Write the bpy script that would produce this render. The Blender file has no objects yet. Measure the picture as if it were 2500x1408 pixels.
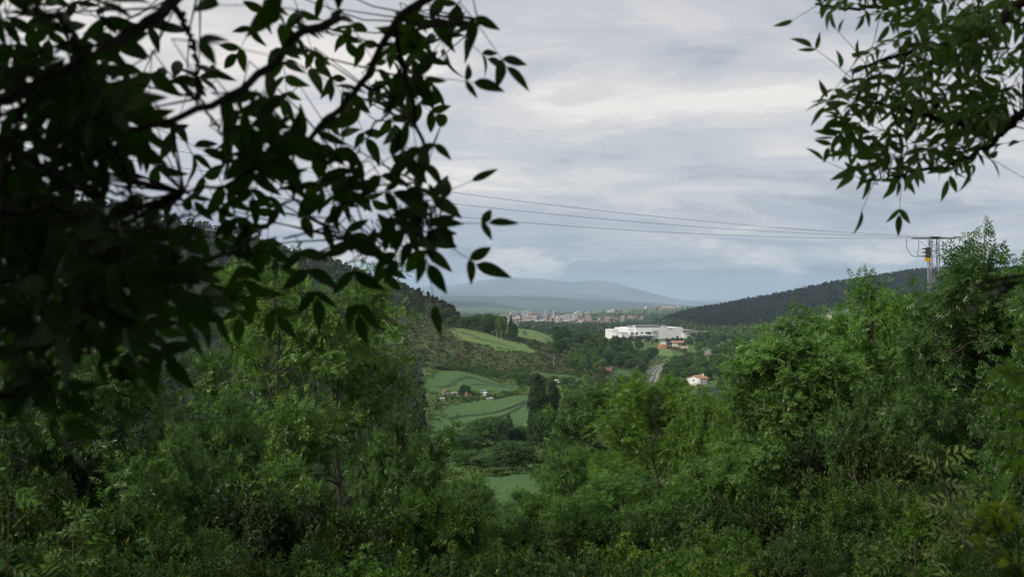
import bpy, math, random
import numpy as np
from mathutils import Matrix, Vector

random.seed(5)
rng = np.random.default_rng(11)
SC = bpy.context.scene
COL = SC.collection
F, CX, CY = 2600.0, 1250.0, 704.0          # focal length and optical centre in photograph pixels

# ------------------------------------------------------------------ camera
cam_d = bpy.data.cameras.new('camera')
cam = bpy.data.objects.new('camera', cam_d)
COL.objects.link(cam)
cam.location = (0, 0, 0)
cam.rotation_euler = (math.radians(90), 0, 0)
cam_d.sensor_width = 36.0
cam_d.lens = 36.0 * F / 2500.0
cam_d.clip_start = 0.05
cam_d.clip_end = 90000
cam_d.dof.use_dof = True
cam_d.dof.focus_distance = 45.0
cam_d.dof.aperture_fstop = 4.8
SC.camera = cam

# ------------------------------------------------------------------ sky, sun, exposure
PUFF = (3.08, -1.3, 3.46)
SUN_EL = math.radians(37)
to_sun = Vector((-0.78, -0.58, 0)).normalized() * math.cos(SUN_EL) + Vector((0, 0, math.sin(SUN_EL)))
world = bpy.data.worlds.new('World')
SC.world = world
world.use_nodes = True
wn, wl = world.node_tree.nodes, world.node_tree.links
wn.clear()


def wnode(t, **kw):
    n = wn.new(t)
    for k, v in kw.items():
        setattr(n, k, v)
    return n


def wmath(op, a, b=None, c=None):
    n = wnode('ShaderNodeMath', operation=op)
    for i, v in enumerate((a, b, c)):
        if v is None:
            continue
        if isinstance(v, (int, float)):
            n.inputs[i].default_value = v
        else:
            wl.new(v, n.inputs[i])
    return n.outputs[0]


def wmix(f, a, b):
    n = wnode('ShaderNodeMix', data_type='RGBA')
    for i, v in ((0, f), (6, a), (7, b)):
        if isinstance(v, (int, float)):
            n.inputs[i].default_value = v
        elif isinstance(v, tuple):
            n.inputs[i].default_value = (*v, 1)
        else:
            wl.new(v, n.inputs[i])
    return n.outputs[2]


def wramp(fac, stops):
    n = wnode('ShaderNodeValToRGB')
    e = n.color_ramp.elements
    while len(e) < len(stops):
        e.new(0.5)
    for el, (p, c) in zip(e, stops):
        el.position = p
        el.color = (*c, 1) if isinstance(c, tuple) else (c, c, c, 1)
    n.color_ramp.interpolation = 'EASE'
    wl.new(fac, n.inputs[0])
    return n.outputs[0]


tc = wnode('ShaderNodeTexCoord')
sep = wnode('ShaderNodeSeparateXYZ')
wl.new(tc.outputs['Generated'], sep.inputs[0])
zc = wmath('ADD', wmath('MAXIMUM', sep.outputs[2], 0.0), 0.15)
comb = wnode('ShaderNodeCombineXYZ')
wl.new(wmath('DIVIDE', sep.outputs[0], zc), comb.inputs[0])
wl.new(wmath('DIVIDE', sep.outputs[1], zc), comb.inputs[1])


def wnoise(scale, detail, rough, dist=0.0, off=(0, 0, 0), stretch=(1, 1, 1)):
    mp = wnode('ShaderNodeMapping')
    mp.inputs['Location'].default_value = off
    mp.inputs['Scale'].default_value = stretch
    wl.new(comb.outputs[0], mp.inputs[0])
    n = wnode('ShaderNodeTexNoise', noise_dimensions='3D')
    n.inputs['Scale'].default_value = scale
    n.inputs['Detail'].default_value = detail
    n.inputs['Roughness'].default_value = rough
    n.inputs['Distortion'].default_value = dist
    wl.new(mp.outputs[0], n.inputs[0])
    return n.outputs[0]


big = wnoise(0.85, 5, 0.55, 0.5, (3.1, 7.7, 0), (0.75, 1.0, 1))
fine = wnoise(2.6, 8, 0.62, 0.6, (9.4, 1.3, 2), (0.6, 1.0, 1))
cover = wmath('ADD', wmath('MULTIPLY', big, 0.56), wmath('MULTIPLY', fine, 0.44))
sky = wnode('ShaderNodeTexSky', sky_type='NISHITA')
sky.sun_disc = False
sky.sun_elevation = SUN_EL
sky.sun_rotation = math.atan2(to_sun.x, to_sun.y)
sky.air_density = 1.0
sky.dust_density = 3.0
skyv = wnode('ShaderNodeVectorMath', operation='SCALE')
wl.new(sky.outputs[0], skyv.inputs[0])
skyv.inputs['Scale'].default_value = 0.10
elev = wramp(sep.outputs[2], [(0.0, (0.295, 0.345, 0.425)), (0.05, (0.400, 0.435, 0.495)), (0.11, (0.546, 0.554, 0.573)),
                              (0.28, (0.540, 0.538, 0.554)), (1.0, (0.60, 0.61, 0.65))])
shade = wramp(cover, [(0.37, (0.70, 0.74, 0.80)), (0.46, (0.88, 0.91, 0.95)), (0.53, (1.07, 1.05, 1.03)),
                      (0.61, (1.34, 1.27, 1.18))])
mul = wnode('ShaderNodeMix', data_type='RGBA', blend_type='MULTIPLY')
mul.inputs[0].default_value = 1.0
wl.new(elev, mul.inputs[6])
wl.new(shade, mul.inputs[7])
# low heaped cloud along the horizon
mpp = wnode('ShaderNodeMapping')
mpp.inputs['Scale'].default_value = (9.0, 9.0, 26.0)
mpp.inputs['Location'].default_value = PUFF
wl.new(tc.outputs['Generated'], mpp.inputs[0])
pn = wnode('ShaderNodeTexNoise')
pn.inputs['Scale'].default_value = 1.0
pn.inputs['Detail'].default_value = 9
pn.inputs['Roughness'].default_value = 0.68
wl.new(mpp.outputs[0], pn.inputs[0])
pmask = wramp(sep.outputs[2], [(0.0, 0.2), (0.008, 0.8), (0.022, 1.0), (0.06, 0.6), (0.12, 0.0)])
puff = wmath('MULTIPLY', wramp(pn.outputs[0], [(0.50, 0.0), (0.62, 1.0)]), pmask)
warm = wnode('ShaderNodeMix', data_type='RGBA', blend_type='MIX')
wl.new(wmath('MULTIPLY', puff, 0.85), warm.inputs[0])
wl.new(mul.outputs[2], warm.inputs[6])
warm.inputs[7].default_value = (0.66, 0.64, 0.63, 1)
cloudy = wramp(cover, [(0.30, 0.80), (0.45, 0.97)])
skymix = wmix(cloudy, skyv.outputs[0], warm.outputs[2])
bg = wnode('ShaderNodeBackground')
bg.inputs[1].default_value = 1.0
wl.new(skymix, bg.inputs[0])
wo = wnode('ShaderNodeOutputWorld')
wl.new(bg.outputs[0], wo.inputs[0])

sun_d = bpy.data.lights.new('sun', 'SUN')
sun_d.energy = 2.6
sun_d.angle = math.radians(6)
sun_d.color = (1.0, 0.92, 0.80)
sun = bpy.data.objects.new('sun', sun_d)
COL.objects.link(sun)
sun.rotation_euler = to_sun.to_track_quat('Z', 'Y').to_euler()
sun.location = (-40, -10, 60)

SC.view_settings.view_transform = 'Standard'
SC.view_settings.look = 'None'
SC.view_settings.exposure = 0.30
SC.view_settings.gamma = 1.0
SC.view_settings.use_curve_mapping = False
SC.render.engine = 'CYCLES'
cy = SC.cycles
cy.max_bounces = 6
cy.diffuse_bounces = 3
cy.glossy_bounces = 2
cy.transmission_bounces = 4
cy.volume_bounces = 1
cy.transparent_max_bounces = 6
cy.use_denoising = True
cy.sample_clamp_indirect = 6.0
HAZE_DENSITY = 5.6e-5


# ------------------------------------------------------------------ helpers: objects, meshes
def nrm(a):
    a = np.asarray(a, float)
    return a / np.maximum(np.linalg.norm(a, axis=-1, keepdims=True), 1e-9)


def make_mesh(name, V, faces, mats, smooth=False, midx=None, cols=None):
    """faces: list of int arrays (n,3) or (n,4)"""
    me = bpy.data.meshes.new(name)
    V = np.asarray(V, np.float32)
    faces = [np.asarray(f, np.int32) for f in faces if len(f)]
    nl = sum(f.size for f in faces)
    nf = sum(len(f) for f in faces)
    me.vertices.add(len(V))
    me.vertices.foreach_set('co', V.ravel())
    me.loops.add(nl)
    me.loops.foreach_set('vertex_index', np.concatenate([f.ravel() for f in faces]))
    me.polygons.add(nf)
    sizes = np.concatenate([np.full(len(f), f.shape[1], np.int32) for f in faces])
    starts = np.concatenate([[0], np.cumsum(sizes)[:-1]]).astype(np.int32)
    me.polygons.foreach_set('loop_start', starts)
    me.polygons.foreach_set('loop_total', sizes)
    if midx is not None:
        me.polygons.foreach_set('material_index', np.asarray(midx, np.int32))
    me.polygons.foreach_set('use_smooth', np.full(nf, bool(smooth)))
    for m in (mats if isinstance(mats, (list, tuple)) else [mats]):
        me.materials.append(m)
    if cols is not None:
        at = me.color_attributes.new('cover', 'FLOAT_COLOR', 'POINT')
        c4 = np.ones((len(V), 4), np.float32)
        c4[:, :3] = cols
        at.data.foreach_set('color', c4.ravel())
    me.update(calc_edges=True)
    me.validate()
    return me


class MB:
    """collects geometry for one mesh"""
    def __init__(s):
        s.v, s.q, s.t, s.n = [], [], [], 0

    def add(s, V, quads=None, tris=None):
        V = np.asarray(V, float).reshape(-1, 3)
        if quads is not None and len(quads):
            s.q.append(np.asarray(quads, int).reshape(-1, 4) + s.n)
        if tris is not None and len(tris):
            s.t.append(np.asarray(tris, int).reshape(-1, 3) + s.n)
        s.v.append(V)
        s.n += len(V)
        return s

    def tube(s, P, R, k=5):
        P = np.asarray(P, float)
        R = np.broadcast_to(np.asarray(R, float), (len(P),))
        T = nrm(np.gradient(P, axis=0))
        ref = np.array([0.0, 0, 1.0]) if abs(T[0][2]) < 0.9 else np.array([1.0, 0, 0])
        A = nrm(np.cross(T, ref))
        B = np.cross(T, A)
        a = np.arange(k) * 2 * math.pi / k
        V = P[:, None] + R[:, None, None] * (np.cos(a)[None, :, None] * A[:, None] + np.sin(a)[None, :, None] * B[:, None])
        n = len(P)
        i = np.arange(n - 1)[:, None] * k
        j = np.arange(k)[None]
        j2 = (j + 1) % k
        Q = np.stack([i + j, i + j2, i + k + j2, i + k + j], -1).reshape(-1, 4)
        return s.add(V.reshape(-1, 3), Q)

    def box(s, lo, hi, M=None):
        x0, y0, z0 = lo
        x1, y1, z1 = hi
        V = np.array([[x0, y0, z0], [x1, y0, z0], [x1, y1, z0], [x0, y1, z0], [x0, y0, z1], [x1, y0, z1], [x1, y1, z1], [x0, y1, z1]], float)
        return s.add(V, [[0, 3, 2, 1], [4, 5, 6, 7], [0, 1, 5, 4], [1, 2, 6, 5], [2, 3, 7, 6], [3, 0, 4, 7]])

    def bar(s, a, b, r, k=4):
        return s.tube([a, b], [r, r], k)

    def mesh(s, name, mats, smooth=False):
        return make_mesh(name, np.concatenate(s.v), [np.concatenate(x) for x in (s.q, s.t) if x], mats, smooth)

    def build(s, name, mats, parent=None, smooth=False):
        return obj(name, s.mesh(name, mats, smooth), parent)


def obj(name, me, parent=None, loc=None):
    o = bpy.data.objects.new(name, me)
    COL.objects.link(o)
    if parent is not None:
        o.parent = parent
    if loc is not None:
        o.location = loc
    return o


def tag(o, label=None, cat=None, group=None, kind=None):
    for k, v in (('label', label), ('category', cat), ('group', group), ('kind', kind)):
        if v:
            o[k] = v
    return o


def empty(name, loc, rz=0.0, scale=None):
    o = bpy.data.objects.new(name, None)
    COL.objects.link(o)
    o.location = loc
    o.rotation_euler = (0, 0, rz)
    if scale is not None:
        o.scale = scale
    return o


# ------------------------------------------------------------------ materials
def mat(name, color, rough=0.8, noise=0.0, nscale=3.0, spec=0.3, metal=0.0, col2=None, bump=0.0, coords='Object'):
    m = bpy.data.materials.new(name)
    m.use_nodes = True
    nt = m.node_tree
    p = nt.nodes['Principled BSDF']
    p.inputs['Roughness'].default_value = rough
    p.inputs['Specular IOR Level'].default_value = spec
    p.inputs['Metallic'].default_value = metal
    if noise or col2:
        t = nt.nodes.new('ShaderNodeTexCoord')
        n = nt.nodes.new('ShaderNodeTexNoise')
        n.inputs['Scale'].default_value = nscale
        n.inputs['Detail'].default_value = 6
        n.inputs['Roughness'].default_value = 0.65
        nt.links.new(t.outputs[coords], n.inputs[0])
        r = nt.nodes.new('ShaderNodeValToRGB')
        r.color_ramp.elements[0].position = 0.32
        r.color_ramp.elements[1].position = 0.68
        c2 = col2 or tuple(c * (1 + noise) for c in color)
        c1 = color if col2 else tuple(c * (1 - noise) for c in color)
        r.color_ramp.elements[0].color = (*c1, 1)
        r.color_ramp.elements[1].color = (*c2, 1)
        nt.links.new(n.outputs[0], r.inputs[0])
        nt.links.new(r.outputs[0], p.inputs['Base Color'])
        if bump:
            b = nt.nodes.new('ShaderNodeBump')
            b.inputs['Strength'].default_value = bump
            nt.links.new(n.outputs[0], b.inputs['Height'])
            nt.links.new(b.outputs[0], p.inputs['Normal'])
    else:
        p.inputs['Base Color'].default_value = (*color, 1)
    return m


def leaf_mat(name, transl=0.3, rough=0.5, spec=0.35, vary=0.35, yellow=0.0, nscale=0.8, namp=0.35):
    """leaf colour comes from the object's own colour, varied leaf by leaf"""
    m = bpy.data.materials.new(name)
    m.use_nodes = True
    nt = m.node_tree
    N, L = nt.nodes, nt.links
    N.clear()
    oi = N.new('ShaderNodeObjectInfo')
    ge = N.new('ShaderNodeNewGeometry')
    tcd = N.new('ShaderNodeTexCoord')
    no = N.new('ShaderNodeTexNoise')
    no.inputs['Scale'].default_value = nscale
    no.inputs['Detail'].default_value = 3
    L.new(tcd.outputs['Object'], no.inputs[0])
    mr = N.new('ShaderNodeMapRange')
    mr.inputs[3].default_value = 1 - vary
    mr.inputs[4].default_value = 1 + vary
    L.new(ge.outputs['Random Per Island'], mr.inputs[0])
    mn = N.new('ShaderNodeMapRange')
    mn.inputs[1].default_value = 0.3
    mn.inputs[2].default_value = 0.7
    mn.inputs[3].default_value = 1 - namp
    mn.inputs[4].default_value = 1 + namp
    L.new(no.outputs[0], mn.inputs[0])
    mu = N.new('ShaderNodeMath')
    mu.operation = 'MULTIPLY'
    L.new(mr.outputs[0], mu.inputs[0])
    L.new(mn.outputs[0], mu.inputs[1])
    sc = N.new('ShaderNodeVectorMath')
    sc.operation = 'SCALE'
    L.new(oi.outputs['Color'], sc.inputs[0])
    L.new(mu.outputs[0], sc.inputs['Scale'])
    colr = sc.outputs[0]
    # younger leaves are yellower
    yw = N.new('ShaderNodeMix')
    yw.data_type = 'RGBA'
    yw.blend_type = 'MULTIPLY'
    rp = N.new('ShaderNodeMath')
    rp.operation = 'MULTIPLY'
    L.new(mn.outputs[0], rp.inputs[0])
    rp.inputs[1].default_value = 0.35
    L.new(rp.outputs[0], yw.inputs[0])
    L.new(colr, yw.inputs[6])
    yw.inputs[7].default_value = (1.3, 1.08, 0.6, 1)
    colr = yw.outputs[2]
    if yellow > 0:
        gt = N.new('ShaderNodeMath')
        gt.operation = 'GREATER_THAN'
        gt.inputs[1].default_value = 1 - yellow
        L.new(ge.outputs['Random Per Island'], gt.inputs[0])
        y2 = N.new('ShaderNodeMix')
        y2.data_type = 'RGBA'
        L.new(gt.outputs[0], y2.inputs[0])
        L.new(colr, y2.inputs[6])
        y2.inputs[7].default_value = (0.20, 0.17, 0.025, 1)
        colr = y2.outputs[2]
    pb = N.new('ShaderNodeBsdfPrincipled')
    pb.inputs['Roughness'].default_value = rough
    pb.inputs['Specular IOR Level'].default_value = spec
    L.new(colr, pb.inputs['Base Color'])
    tr = N.new('ShaderNodeBsdfTranslucent')
    tm = N.new('ShaderNodeMix')
    tm.data_type = 'RGBA'
    tm.blend_type = 'MULTIPLY'
    tm.inputs[0].default_value = 1
    L.new(colr, tm.inputs[6])
    tm.inputs[7].default_value = (1.1, 1.3, 0.6, 1)
    L.new(tm.outputs[2], tr.inputs[0])
    mx = N.new('ShaderNodeMixShader')
    mx.inputs[0].default_value = transl
    L.new(pb.outputs[0], mx.inputs[1])
    L.new(tr.outputs[0], mx.inputs[2])
    out = N.new('ShaderNodeOutputMaterial')
    L.new(mx.outputs[0], out.inputs[0])
    return m


M_LEAF = leaf_mat('ash_leaf', 0.32, 0.40, 0.42, 0.35, 0.006, 0.9, 0.30)
M_BRANCHLEAF = leaf_mat('near_ash_leaf', 0.38, 0.5, 0.15, 0.25, 0.0, 2.0, 0.2)
M_SHRUB = leaf_mat('shrub_leaf', 0.30, 0.5, 0.25, 0.4, 0.006, 1.2, 0.35)
M_FAR = leaf_mat('tree_leaf', 0.22, 0.6, 0.2, 0.35, 0.0, 0.35, 0.30)
M_PINE = leaf_mat('pine_needle', 0.12, 0.65, 0.2, 0.3, 0.0, 0.4, 0.25)
M_BARK = mat('ash_bark', (0.055, 0.045, 0.035), 0.9, col2=(0.14, 0.12, 0.095), nscale=9, bump=0.5)
M_TWIG = mat('twig_bark', (0.018, 0.015, 0.012), 0.9, col2=(0.045, 0.038, 0.028), nscale=25, spec=0.1)
M_STEM = mat('green_stem', (0.06, 0.075, 0.03), 0.7, col2=(0.10, 0.09, 0.05), nscale=20)

# ------------------------------------------------------------------ terrain
FG = [(0.4, -1.65), (2, -1.8), (5, -2.9), (8, -4.1), (12, -5.5), (15, -6.3), (20, -7.3), (25, -8.2), (40, -11), (60, -15), (100, -23)]
COLS = {   # picture column: (depth in metres, height in metres if < 300, else the picture row the ground is seen at)
    -800: [(140, -24), (290, -30), (480, -35), (560, 830), (720, 700), (900, 560), (1200, 430), (1400, 100), (1900, -20), (3000, -93)],
    0: [(140, -26), (290, -32), (480, -35), (560, 830), (720, 700), (900, 560), (1200, 430), (1400, 100), (1900, -20), (3000, -93)],
    300: [(140, -28), (290, -36), (480, -38), (560, 850), (720, 730), (900, 600), (1150, 497), (1350, 70), (1800, -30), (3000, -93)],
    560: [(140, -29), (290, -38), (480, -42), (560, 880), (720, 770), (900, 650), (1000, 600), (1100, 562), (1300, 40), (1700, -40), (3000, -93)],
    800: [(140, -30), (290, -40), (480, -45), (560, 895), (640, 855), (720, 800), (800, 745), (900, 675), (1000, 632), (1150, 10), (1500, -50), (3000, -93)],
    950: [(140, -30.5), (290, -42), (480, -48), (560, 905), (640, 870), (720, 820), (800, 770), (880, 715), (925, 691), (1050, -10), (1400, -55), (3000, -93)],
    1050: [(140, -31), (180, -32.5), (290, -43), (370, 1050), (450, -49.5), (490, -50), (540, 930), (580, 905), (640, 870), (700, 830), (760, 790), (830, 754), (880, 736), (1000, -22), (1400, -58), (3000, -93)],
    1110: [(140, -31.3), (180, -32), (200, -35), (290, -43), (340, -46), (370, 1050), (450, 992), (490, 972), (510, 955), (580, 908), (620, 895), (680, 860), (720, 832), (760, 806), (800, 790), (850, 768), (1000, -32), (1400, -60), (3000, -93)],
    1200: [(140, -31.5), (178, -31.6), (200, -35), (290, -43), (340, -46), (370, 1050), (450, 988), (500, 962), (520, 955), (585, 925), (640, 905), (690, 868), (730, 838), (760, 818), (820, 800), (870, 786), (950, -38), (1400, -62), (3000, -93)],
    1300: [(140, -31.3), (178, -31), (200, -35), (290, -43), (340, -46), (370, 1045), (450, 975), (500, 962), (590, 928), (640, 908), (690, 885), (740, 855), (790, 834), (860, 815), (910, 803), (1000, -45), (1400, -64), (3000, -93)],
    1400: [(140, -32), (200, -35), (290, -43), (370, -47), (450, -51), (600, 930), (650, 915), (700, 895), (750, 872), (800, 850), (880, 836), (950, 828), (1100, -56), (1400, -66), (3000, -93)],
    1480: [(140, -32), (200, -36), (290, -43), (450, -52), (600, -56), (680, 915), (720, 900), (780, 880), (850, 858), (950, 840), (1050, 830), (1200, -60), (1400, -66), (3000, -93)],
    1550: [(140, -32), (200, -36), (290, -43), (450, -53), (600, -58), (680, -60), (740, 905), (800, 895), (900, 865), (1000, 846), (1100, 840), (1300, -64), (1400, -66), (3000, -93)],
    1600: [(140, -32), (200, -36), (290, -43), (450, -53), (600, -58), (700, -59), (830, -61), (1000, -62), (1250, -64), (1400, -66), (3000, -93)],
    1650: [(140, -32), (200, -36), (290, -43), (450, -53), (600, -59), (900, -61), (1400, -66), (1900, 794), (2100, 784), (2300, 771), (2500, -67), (3000, -93)],
    1700: [(140, -32), (200, -36), (290, -43), (450, -53), (600, -59), (650, -60), (900, -61), (1400, -66), (1600, -66), (1900, 791), (2100, 777), (2300, 758), (2500, -62), (3000, -93)],
    1850: [(140, -30), (290, -40), (450, -50), (600, -55), (1000, -58), (1400, -63), (1600, 806), (1800, 790), (2100, 762), (2350, 731), (2600, -45), (3200, -94)],
    2050: [(140, -28), (290, -36), (450, -46), (600, -50), (1000, -57), (1400, -58), (1550, 795), (1760, 766), (2000, 733), (2400, 690), (2700, -10), (3300, -95)],
    2250: [(140, -26), (290, -32), (450, -40), (1000, -48), (1400, -50), (1600, 775), (2000, 715), (2450, 659), (2800, 20), (3500, -98)],
    2500: [(140, -24), (290, -28), (600, -36), (1000, -42), (1500, 760), (2000, 695), (2450, 657), (2800, 30), (3500, -98)],
    3300: [(140, -22), (290, -24), (600, -30), (1000, -38), (1500, -30), (2450, 40), (3500, -60)],
}
SIDE = [(0.4, -1.65), (2, -1.65), (10, -1.9), (40, -4), (100, -8), (300, 0), (1000, 30), (3000, -30)]
BACK = [(0.4, -1.65), (2, -1.55), (5, -0.6), (10, 2), (20, 6), (40, 14), (100, 30), (300, 60), (1000, 80), (3000, 0)]

NT, NR = 1441, 560
TH = np.linspace(-math.pi, math.pi, NT)
LR = np.linspace(math.log(0.4), math.log(32000), NR)


def col_profile(th, pts, is_pix=True):
    c = math.cos(th) if is_pix else 1.0
    d = np.array([p[0] for p in pts], float)
    z = np.array([(CY - p[1]) / F * p[0] if p[1] > 300 else p[1] for p in pts], float)
    return np.interp(LR, np.log(d / c), z)


_t, _p = [], []
for th, pts in ((-math.pi, BACK), (-2.3, BACK), (-1.45, SIDE)):
    _t.append(th)
    _p.append(col_profile(th, pts, False))
for px in sorted(COLS):
    th = math.atan((px - CX) / F)
    _t.append(th)
    _p.append(col_profile(th, FG + COLS[px]))
for th, pts in ((1.45, SIDE), (2.3, BACK), (math.pi, BACK)):
    _t.append(th)
    _p.append(col_profile(th, pts, False))
_P = np.array(_p)
HT = np.empty((NT, NR))
for j in range(NR):
    HT[:, j] = np.interp(TH, _t, _P[:, j])


def blur(A, n, axis):
    k = np.hanning(2 * n + 3)[1:-1]
    k /= k.sum()
    Ap = np.concatenate([np.repeat(np.take(A, [0], axis), n, axis), A, np.repeat(np.take(A, [-1], axis), n, axis)], axis)
    return np.apply_along_axis(lambda v: np.convolve(v, k, 'valid'), axis, Ap)


HT = blur(blur(HT, 3, 0), 2, 1)
# the plain and the far ridges
RR = np.exp(LR)
base = np.interp(RR, [3000, 3500, 4000, 5000, 6000, 9000, 14000, 32000], [-93, -98, -106, -125, -146, -206, -300, -340])
PXT = CX + F * np.tan(np.clip(TH, -1.2, 1.2))
RIDGES = [
    (5000, 700, [(1250, 775), (1420, 764), (1500, 757), (1560, 752), (1620, 750), (1700, 749), (2600, 740)]),
    (9000, 1500, [(-2000, 730), (1000, 733), (1110, 735), (1180, 735), (1220, 741), (1260, 751), (1300, 758), (1400, 761), (2600, 761)]),
    (14000, 2200, [(-2000, 716), (1000, 722), (1100, 722), (1200, 723), (1290, 722), (1400, 728), (1500, 734), (1600, 741), (1700, 747), (2600, 747)]),
    (20500, 2000, [(-2000, 735), (1000, 711), (1080, 712), (1130, 706), (1190, 709), (1260, 714), (1330, 717), (1420, 715), (1500, 722), (1600, 738), (1700, 749), (2600, 752)]),
    (26000, 4200, [(-2000, 722), (900, 706), (1040, 700), (1100, 698), (1140, 692), (1200, 681), (1250, 676), (1300, 680), (1350, 685),
                   (1400, 688), (1450, 684), (1500, 688), (1550, 700), (1600, 715), (1650, 730), (1700, 741), (1800, 748), (2600, 748)]),
]
far = np.repeat(base[None], NT, 0)
for r0, w, prof in RIDGES:
    top = (CY - np.interp(PXT, [p[0] for p in prof], [p[1] for p in prof])) / F * r0 * np.cos(np.clip(TH, -1.2, 1.2))
    wob = 1 + 0.0 * TH
    b0 = np.interp(r0, RR, base)
    x = (RR[None] - r0) / w
    far = np.maximum(far, base[None] + (top[:, None] - b0) * np.exp(-x * x))
wf = np.clip((RR - 3000) / 1100, 0, 1)
wf = wf * wf * (3 - 2 * wf)
HT = HT * (1 - wf) + far * wf


def _noise2(x, y, s):
    return (np.sin(x * 1.0 / s + 1.3 * np.sin(y * 0.7 / s + 0.5)) + np.sin(y * 1.13 / s + 1.7 * np.sin(x * 0.61 / s + 2.1))
            + 0.5 * np.sin((x * 1.9 - y * 1.3) / s + 0.7)) / 2.5


def ground(X, Y):
    X, Y = np.asarray(X, float), np.asarray(Y, float)
    r = np.maximum(np.hypot(X, Y), 0.41)
    th = np.arctan2(X, Y)
    fi = (th + math.pi) / (2 * math.pi) * (NT - 1)
    fj = np.clip((np.log(r) - LR[0]) / (LR[1] - LR[0]), 0, NR - 1.001)
    fi = np.clip(fi, 0, NT - 1.001)
    i, j = fi.astype(int), fj.astype(int)
    a, b = fi - i, fj - j
    z = HT[i, j] * (1 - a) * (1 - b) + HT[i + 1, j] * a * (1 - b) + HT[i, j + 1] * (1 - a) * b + HT[i + 1, j + 1] * a * b
    amp = np.clip((r - 30) / 700, 0, 1) * 0.9 + np.clip((r - 1500) / 9000, 0, 1) * 6
    amp = amp + np.clip((r - 15000) / 9000, 0, 1) * 10
    rug = np.clip((r - 16000) / 6000, 0, 1) * 26 * (_noise2(X, Y * 0.6, 700.0) + 0.6 * _noise2(X + 999, Y, 260.0))
    z = z + rug
    return z + amp * _noise2(X, Y, 26.0) * np.clip(2500 / r, 0.05, 1) + amp * 0.5 * _noise2(X + 31, Y - 17, 310.0)


def gpt(px, D, dz=0.0):
    X = (px - CX) / F * D
    return np.array([X, D, float(ground(X, D)) + dz])


def P3(px, py, D):
    return np.array([(px - CX) / F * D, D, (CY - py) / F * D])


# ------------------------------------------------------------------ what covers the ground
FIELDS = {  # name: rows of (depth, left column, right column)
    'lower': [(128, 1120, 1420), (150, 1140, 1420), (165, 1160, 1400), (178, 1180, 1390)],
    'valley': [(352, 1040, 1330), (380, 1050, 1340), (420, 1055, 1370), (445, 1075, 1390), (462, 1165, 1400), (478, 1245, 1400)],
    'slope': [(507, 1020, 1262), (525, 1030, 1275), (545, 1045, 1270), (562, 1060, 1230), (580, 1068, 1170), (592, 1075, 1120)],
    'hedged': [(585, 1330, 1440), (600, 1300, 1452), (622, 1290, 1425), (640, 1290, 1370)],
    'shoulder': [(715, 1150, 1300), (728, 1118, 1312), (745, 1104, 1290), (765, 1100, 1215), (780, 1103, 1160)],
    'crest': [(800, 1250, 1340), (830, 1228, 1352), (862, 1216, 1352), (885, 1212, 1335), (900, 1215, 1300)],
    'roadside': [(668, 1490, 1560), (700, 1485, 1572), (735, 1500, 1580)],
    'distant': [(960, 1622, 1648), (1010, 1608, 1644), (1075, 1594, 1638), (1140, 1590, 1622)],
    'hillfoot': [(1560, 1975, 2120), (1650, 1935, 2140), (1740, 1955, 2140), (1800, 2020, 2140)],
}


def in_fields(px, D, pad=0.0):
    for rows in FIELDS.values():
        d = [r[0] for r in rows]
        if d[0] - 2 <= D <= d[-1] + 2:
            l = np.interp(D, d, [r[1] for r in rows])
            r = np.interp(D, d, [r[2] for r in rows])
            if l - pad < px < r + pad:
                return True
    return False


ROAD = [(1545, 560), (1572, 620), (1588, 665), (1591, 700), (1593, 735), (1600, 775), (1613, 820), (1642, 870), (1685, 930), (1730, 1000), (1760, 1080), (1770, 1150), (1770, 1200)]


def near_road(px, D, m=7.0):
    d = [r[1] for r in ROAD]
    if not d[0] <= D <= d[-1]:
        return False
    return abs(px - np.interp(D, d, [r[0] for r in ROAD])) * D / F < m


# terrain mesh
thf = np.concatenate([np.linspace(-math.pi, -0.62, 60)[:-1], np.linspace(-0.62, 0.62, 340), np.linspace(0.62, math.pi, 60)[1:]])
rf = np.exp(np.linspace(math.log(0.42), math.log(30000), 250))
TX = np.outer(np.sin(thf), rf)
TY = np.outer(np.cos(thf), rf)
TZ = ground(TX, TY)
V = np.stack([TX, TY, TZ], -1)
nth, nrr = V.shape[:2]
ii = np.arange(nth - 1)[:, None] * nrr
jj = np.arange(nrr - 1)[None]
Q = np.stack([ii + jj, ii + nrr + jj, ii + nrr + jj + 1, ii + jj + 1], -1).reshape(-1, 4)
# cover colour: grass, scrub, forest floor, far farmland
cr = np.hypot(TX, TY)
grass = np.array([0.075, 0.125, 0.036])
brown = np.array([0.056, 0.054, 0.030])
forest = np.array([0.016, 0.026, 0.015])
farm = np.array([0.085, 0.125, 0.055])
n1 = _noise2(TX, TY, 14.0) + 0.6 * _noise2(TX + 9, TY, 5.0)
C = np.empty(V.shape)
C[:] = grass
pxg = CX + F * TX / np.maximum(TY, 1.0)
w = ((TY > 590) & (TY < 860) & (pxg > 880) & (pxg < 1560)).astype(float) * np.clip(0.75 + 0.5 * n1, 0, 1)
C = C * (1 - w[..., None]) + brown * w[..., None]
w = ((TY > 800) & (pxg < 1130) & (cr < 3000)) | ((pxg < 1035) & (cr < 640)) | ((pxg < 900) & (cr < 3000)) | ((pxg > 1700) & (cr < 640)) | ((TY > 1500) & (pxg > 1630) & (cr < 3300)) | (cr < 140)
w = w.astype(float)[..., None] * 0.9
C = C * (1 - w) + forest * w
n2 = _noise2(TX, TY, 420.0) + _noise2(TX - 700, TY + 90, 160.0)
fm = (np.clip((cr - 2300) / 700, 0, 1) * np.where((pxg > 1600) & (cr < 3000), 0.0, 1.0))[..., None]
pick = np.clip(0.5 + 0.9 * n2, 0, 1)[..., None]
C = C * (1 - fm) + fm * (forest * 1.3 * (1 - pick) + farm * pick)
w = ((cr > 4350) & (cr < 5400) & (pxg > 1400)).astype(float)[..., None] * 0.85
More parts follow.
